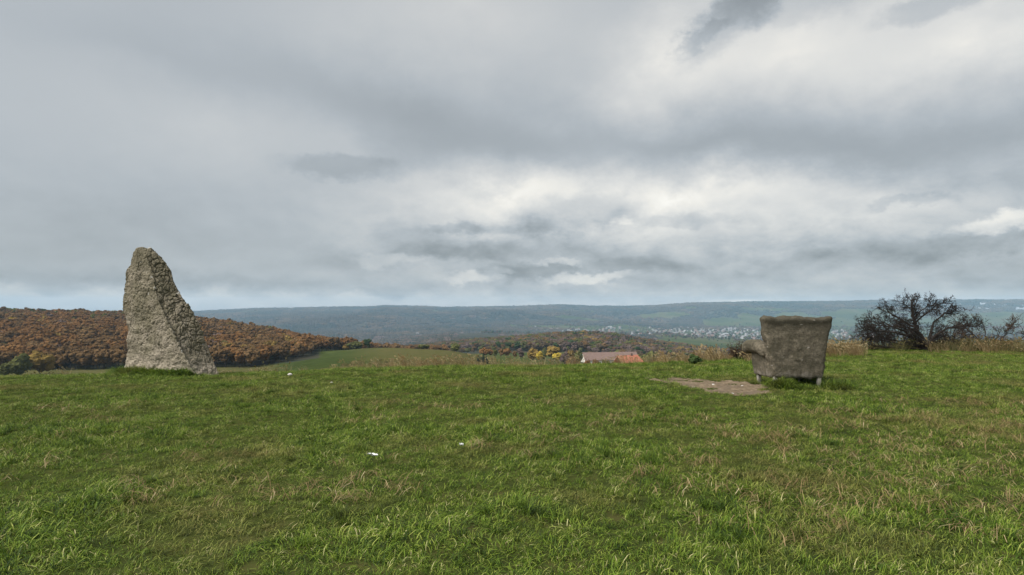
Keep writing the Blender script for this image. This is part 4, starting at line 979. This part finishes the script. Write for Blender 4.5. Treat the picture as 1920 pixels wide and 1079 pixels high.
thorn('thorn_tree', 'bare dark thorn tree with spreading gnarled branches right of the armchair', 1735, 21.5, [
    ([(0, -12, 0), (-4, 22, .0), (-14, 46, .1), (-20, 72, .1), (-22, 100, .1)], .085, 3),
    ([(-4, 20, 0), (-30, 30, -.1), (-62, 38, -.2), (-95, 42, -.2), (-112, 44, -.2)], .05, 3),
    ([(-12, 44, .1), (-34, 62, .2), (-52, 72, .2), (-66, 82, .2)], .04, 3),
    ([(-18, 66, .1), (-8, 84, 0), (10, 98, 0)], .03, 3),
    ([(-16, 58, .1), (2, 74, .1), (24, 98, 0)], .035, 3),
    ([(0, 10, 0), (12, 32, -.2), (30, 48, -.3), (58, 52, -.3), (84, 50, -.3)], .05, 3),
    ([(8, 28, 0), (22, 58, .2), (48, 76, .3), (72, 78, .3)], .04, 3),
    ([(-2, 5, 0), (-26, 12, .3), (-56, 18, .5), (-84, 20, .5)], .04, 3),
    ([(-4, 14, 0), (-24, 40, .5), (-52, 56, .8), (-76, 60, .8)], .035, 3),
    ([(-2, 8, 0), (-20, 22, -.5), (-44, 34, -.7), (-66, 44, -.7)], .03, 3),
    ([(-20, 80, .1), (-34, 92, 0), (-42, 102, 0)], .022, 2),
    ([(-2, 4, 0), (-40, 4, .1), (-80, 8, .2), (-104, 14, .2)], .03, 3), ([(-4, 10, 0), (-40, 20, .6), (-70, 34, .9), (-98, 30, .9)], .03, 3),
    ([(-8, 30, 0), (-36, 46, -.4), (-60, 52, -.6)], .03, 3), ([(-14, 40, 0), (-46, 50, .4), (-84, 54, .6)], .03, 3), ([(2, 8, 0), (24, 18, .3), (52, 30, .4)], .03, 3),
], 900, M['twig'], kids=(3, 5))
thorn('bare_shrub', 'bare brown spreading shrub at far right beside the thorn tree', 1850, 24.0, [
    ([(0, -10, 0), (-14, 24, 0), (-34, 48, .1), (-46, 62, .1)], .035, 3), ([(0, -8, 0), (6, 26, .2), (2, 58, .2)], .035, 3),
    ([(2, -8, 0), (24, 22, 0), (38, 42, 0), (48, 58, 0)], .03, 3), ([(0, -8, 0), (-36, 8, .2), (-60, 22, .2)], .03, 3), ([(2, -6, 0), (40, 10, -.2), (62, 34, -.2)], .03, 3), ([(0, -6, 0), (-20, 30, .6), (-20, 52, .7)], .03, 3), ([(0, -6, 0), (14, 34, -.5), (24, 56, -.6)], .03, 3), ([(0, -6, 0), (-30, 20, -.5), (-52, 44, -.6)], .03, 3),
    ([(0, -6, 0), (30, 16, .5), (48, 40, .6)], .03, 3), ([(0, -6, 0), (-46, 20, .3), (-74, 38, .3)], .03, 3),
], 930, M['brush'], shrub=True, kids=(2, 4))
thorn('bare_shrub', 'small bare dark shrub just left of the armchair arm', 1392, 19.0, [
    ([(0, -10, 0), (-4, 6, 0), (-8, 16, 0)], .012, 2), ([(0, -10, 0), (4, 8, .1), (6, 18, .1)], .012, 2), ([(0, -8, 0), (-8, 2, .1), (-12, 9, .1)], .010, 2), ([(0, -8, 0), (1, 8, -.1), (-1, 18, -.1)], .010, 2),
], 940, M['brush'], shrub=True)
thorn('bare_shrub', 'low tangled brown shrub beneath the thorn tree, towards the armchair', 1665, 23.5, [
    ([(0, -8, 0), (-14, 12, 0), (-30, 26, 0)], .02, 3), ([(0, -8, 0), (10, 18, .2), (20, 36, .2)], .02, 3), ([(0, -8, 0), (-4, 16, -.2), (-8, 36, -.2)], .02, 3), ([(0, -8, 0), (30, 8, 0), (48, 22, 0)], .02, 3),
], 950, M['twig'], shrub=True, kids=(2, 5))
thorn('bare_shrub', 'tangled brown shrub between the thorn tree and the far right shrub', 1795, 25.0, [
    ([(0, -8, 0), (-14, 14, 0), (-24, 30, 0)], .02, 3), ([(0, -8, 0), (12, 18, .2), (18, 34, .2)], .02, 3), ([(0, -8, 0), (-2, 18, -.2), (2, 38, -.2)], .02, 3),
], 960, M['brush'], shrub=True, kids=(2, 4))

# ------------------------------------------------------------------ the farm
M['wall'] = mat_flat('lime_render', (.52, .49, .43), (.66, .63, .57), .8, .9)
M['tile_old'] = mat_flat('old_red_tiles', (.15, .098, .080), (.22, .15, .125), .7, .9)
M['tile_new'] = mat_flat('orange_tiles', (.36, .13, .075), (.46, .18, .11), .5, .85)
M['pane'] = mat_flat('dark_glass', (.02, .022, .025), (.04, .045, .05), 3, .15, .5)
M['wood'] = mat_flat('brown_boards', (.07, .045, .028), (.12, .08, .05), 3, .9)
def house(name, label, px, D, row, L, W, H, RH, rz, tile, hip=0.0, chim=1, nwin=6):
    x = X(px, D); z = g1(x, D)
    if row: H = Zr(row, D) - z - RH
    o = link(name, None, loc=(x, D, z), rz=rz, label=label, cat='building')
    g = Geo(); a, b = L/2, W/2; k = hip
    g.add([(-a,-b,-3),(a,-b,-3),(a,b,-3),(-a,b,-3),(-a,-b,H),(a,-b,H),(a,b,H),(-a,b,H)], [(0,1,5,4),(1,2,6,5),(2,3,7,6),(3,0,4,7),(4,5,6,7)])
    if not hip: g.add([(-a,-b,H),(-a,b,H),(-a,0,H+RH-.12),(a,-b,H),(a,b,H),(a,0,H+RH-.12)], [(0,2,1),(3,4,5)])
    link('wall', g.mesh('wall', [M['wall']]), o)
    r = Geo(); e = .5; t = .22; s = RH / b
    for sg in (-1, 1):
        y0, z0 = sg*(b+e), H - e*s
        p = [(-a-e, y0, z0), (a+e, y0, z0), (a+e-k, 0, H+RH), (-a-e, 0, H+RH)]
        q = [(u, v, w+t) for u, v, w in p]
        r.add(p + q, [(0,1,2,3) if sg > 0 else (3,2,1,0), (4,5,6,7) if sg < 0 else (7,6,5,4), (0,1,5,4), (1,2,6,5), (2,3,7,6), (3,0,4,7)])
    if hip:
        p = [(a+e, -b-e, H-e*s), (a+e, b+e, H-e*s), (a+e-k, 0, H+RH)]; q = [(u+.01, v, w+t) for u, v, w in p]; r.add(p + q, [(3,4,5), (2,1,0), (0,1,4,3)])
    ro = link('roof', r.mesh('roof', [tile]), o)
    if chim:
        c = Geo(); c.box(-.5+a*.2, .3+a*.2, -.4, .4, H+RH-.9, H+RH+1.1); link('chimney', c.mesh('chimney', [M['tile_old']]), ro)
    for i in range(nwin):
        w = Geo(); cx = -a + (i + .5) * L / nwin; w.box(cx-.45, cx+.45, -b-.04, -b+.02, H*.42, H*.42+1.25); wo = link('window', w.mesh('window', [M['wood']]), o)
        w = Geo(); w.box(cx-.37, cx+.37, -b-.06, -b-.045, H*.42+.08, H*.42+1.17); link('pane', w.mesh('pane', [M['pane']]), wo)
    w = Geo(); w.box(-a-.05, -a+.02, -.5, .5, H*.5, H*.5+1.4); link('gable_window', w.mesh('gable_window', [M['pane']]), o)
    return o
house('long_barn', 'long low barn with a faded red tiled roof in the valley', 1143, 440, 661, 40, 11, 3.6, 4.8, R(12), M['tile_old'], nwin=9, chim=0)
house('farmhouse', 'white farmhouse with a bright orange tiled roof below the brow', 1180, 300, 667, 13.5, 9, 3.2, 4.6, R(28), M['tile_new'], hip=2.2, nwin=4)

# ------------------------------------------------------------------ the far town
def build_town():
    wl = [mat_flat('town_wall_white', (.28, .28, .285), (.40, .40, .405), .3), mat_flat('town_wall_cream', (.24, .225, .20), (.33, .31, .28), .3)]
    rf = [mat_flat('town_roof_grey', (.16, .155, .16), (.28, .27, .27), .3), mat_flat('town_roof_red', (.14, .095, .08), (.20, .13, .11), .3), mat_flat('town_roof_pale', (.30, .30, .31), (.42, .42, .43), .3)]
    pro = []
    for i, (L, W, H, RH, a, b) in enumerate([(12, 9, 6, 4, 0, 0), (14, 10, 6.5, 4.5, 1, 1), (11, 9, 5.5, 4.5, 0, 1), (22, 11, 8, 4, 0, 0), (26, 14, 6, 2.5, 0, 2)]):
        g = Geo(); x, y = L/2, W/2
        g.add([(-x,-y,-4),(x,-y,-4),(x,y,-4),(-x,y,-4),(-x,-y,H),(x,-y,H),(x,y,H),(-x,y,H),(-x,0,H+RH-.2),(x,0,H+RH-.2)], [(0,1,5,4),(1,2,6,9,5),(2,3,7,6),(3,0,4,8,7)], 0)
        g.add([(-x-.5,-y-.5,H-.4),(x+.5,-y-.5,H-.4),(x+.5,0,H+RH),(-x-.5,0,H+RH),(x+.5,y+.5,H-.4),(-x-.5,y+.5,H-.4)], [(0,1,2,3),(3,2,4,5)], 1)
        pro.append(g.mesh('house', [wl[a], rf[b]]))
    spots = []
    tries = 0
    while len(spots) < 285 and tries < 9000:
        tries += 1
        u = rnd.random()
        if u < .72: p = rnd.uniform(1130, 1430); d = rnd.uniform(2080, 3500)
        elif u < .87: p = rnd.uniform(1000, 1150); d = rnd.uniform(2350, 3300)
        elif u < .95: p = rnd.uniform(1560, 1640); d = rnd.uniform(2300, 3200)
        else: p = rnd.uniform(760, 960); d = rnd.uniform(2350, 2650)
        q = fbm(p3(p / 60, d / 260), 77, 2)[0]
        if q < rnd.uniform(-.6, .5): continue
        x = X(p, d)
        # snap to streets running across the slope
        d = round(d / 75) * 75 + rnd.uniform(-9, 9) + .12 * (p - 1250)
        x = X(p, d)
        if all((x - a) ** 2 + (d - b) ** 2 > 16 ** 2 for a, b, _ in spots): spots.append((x, d, p))
    labs = ['small white house with a grey roof in the far valley town', 'small cream house with a red roof in the far valley town', 'small white house with a red roof in the far valley town', 'long white apartment block in the far valley town', 'large pale-roofed hall in the far valley town']
    for x, d, p in spots:
        k = rnd.choices(range(5), [.46, .2, .24, .07, .03])[0]
        link('hall' if k == 4 else 'apartment_block' if k == 3 else 'house', pro[k], loc=(x, d, g1(x, d)), rz=rnd.choice((0, 0, 1.57)) + rnd.uniform(-.3, .3) + .35, label=labs[k], cat='house' if k < 3 else 'building', group='buildings of the far valley town')
build_town()

# ------------------------------------------------------------------ the air
def build_haze():
    g = Geo(); g.box(-6500, 6500, -6500, 6500, -200, 92)
    m = bpy.data.materials.new('haze'); m.use_nodes = True; nt = m.node_tree; nt.nodes.clear()
    out = N(nt, 'ShaderNodeOutputMaterial'); v = N(nt, 'ShaderNodeVolumePrincipled')
    v.inputs['Color'].default_value = (.52, .77, 1.0, 1); v.inputs['Density'].default_value = 0.0001; v.inputs['Anisotropy'].default_value = 0.0
    lk(nt, v.outputs[0], out.inputs['Volume'])
    link('haze', g.mesh('haze', [m]), kind='stuff', label='thin blue-grey autumn haze filling the valley air', cat='haze')
build_haze()
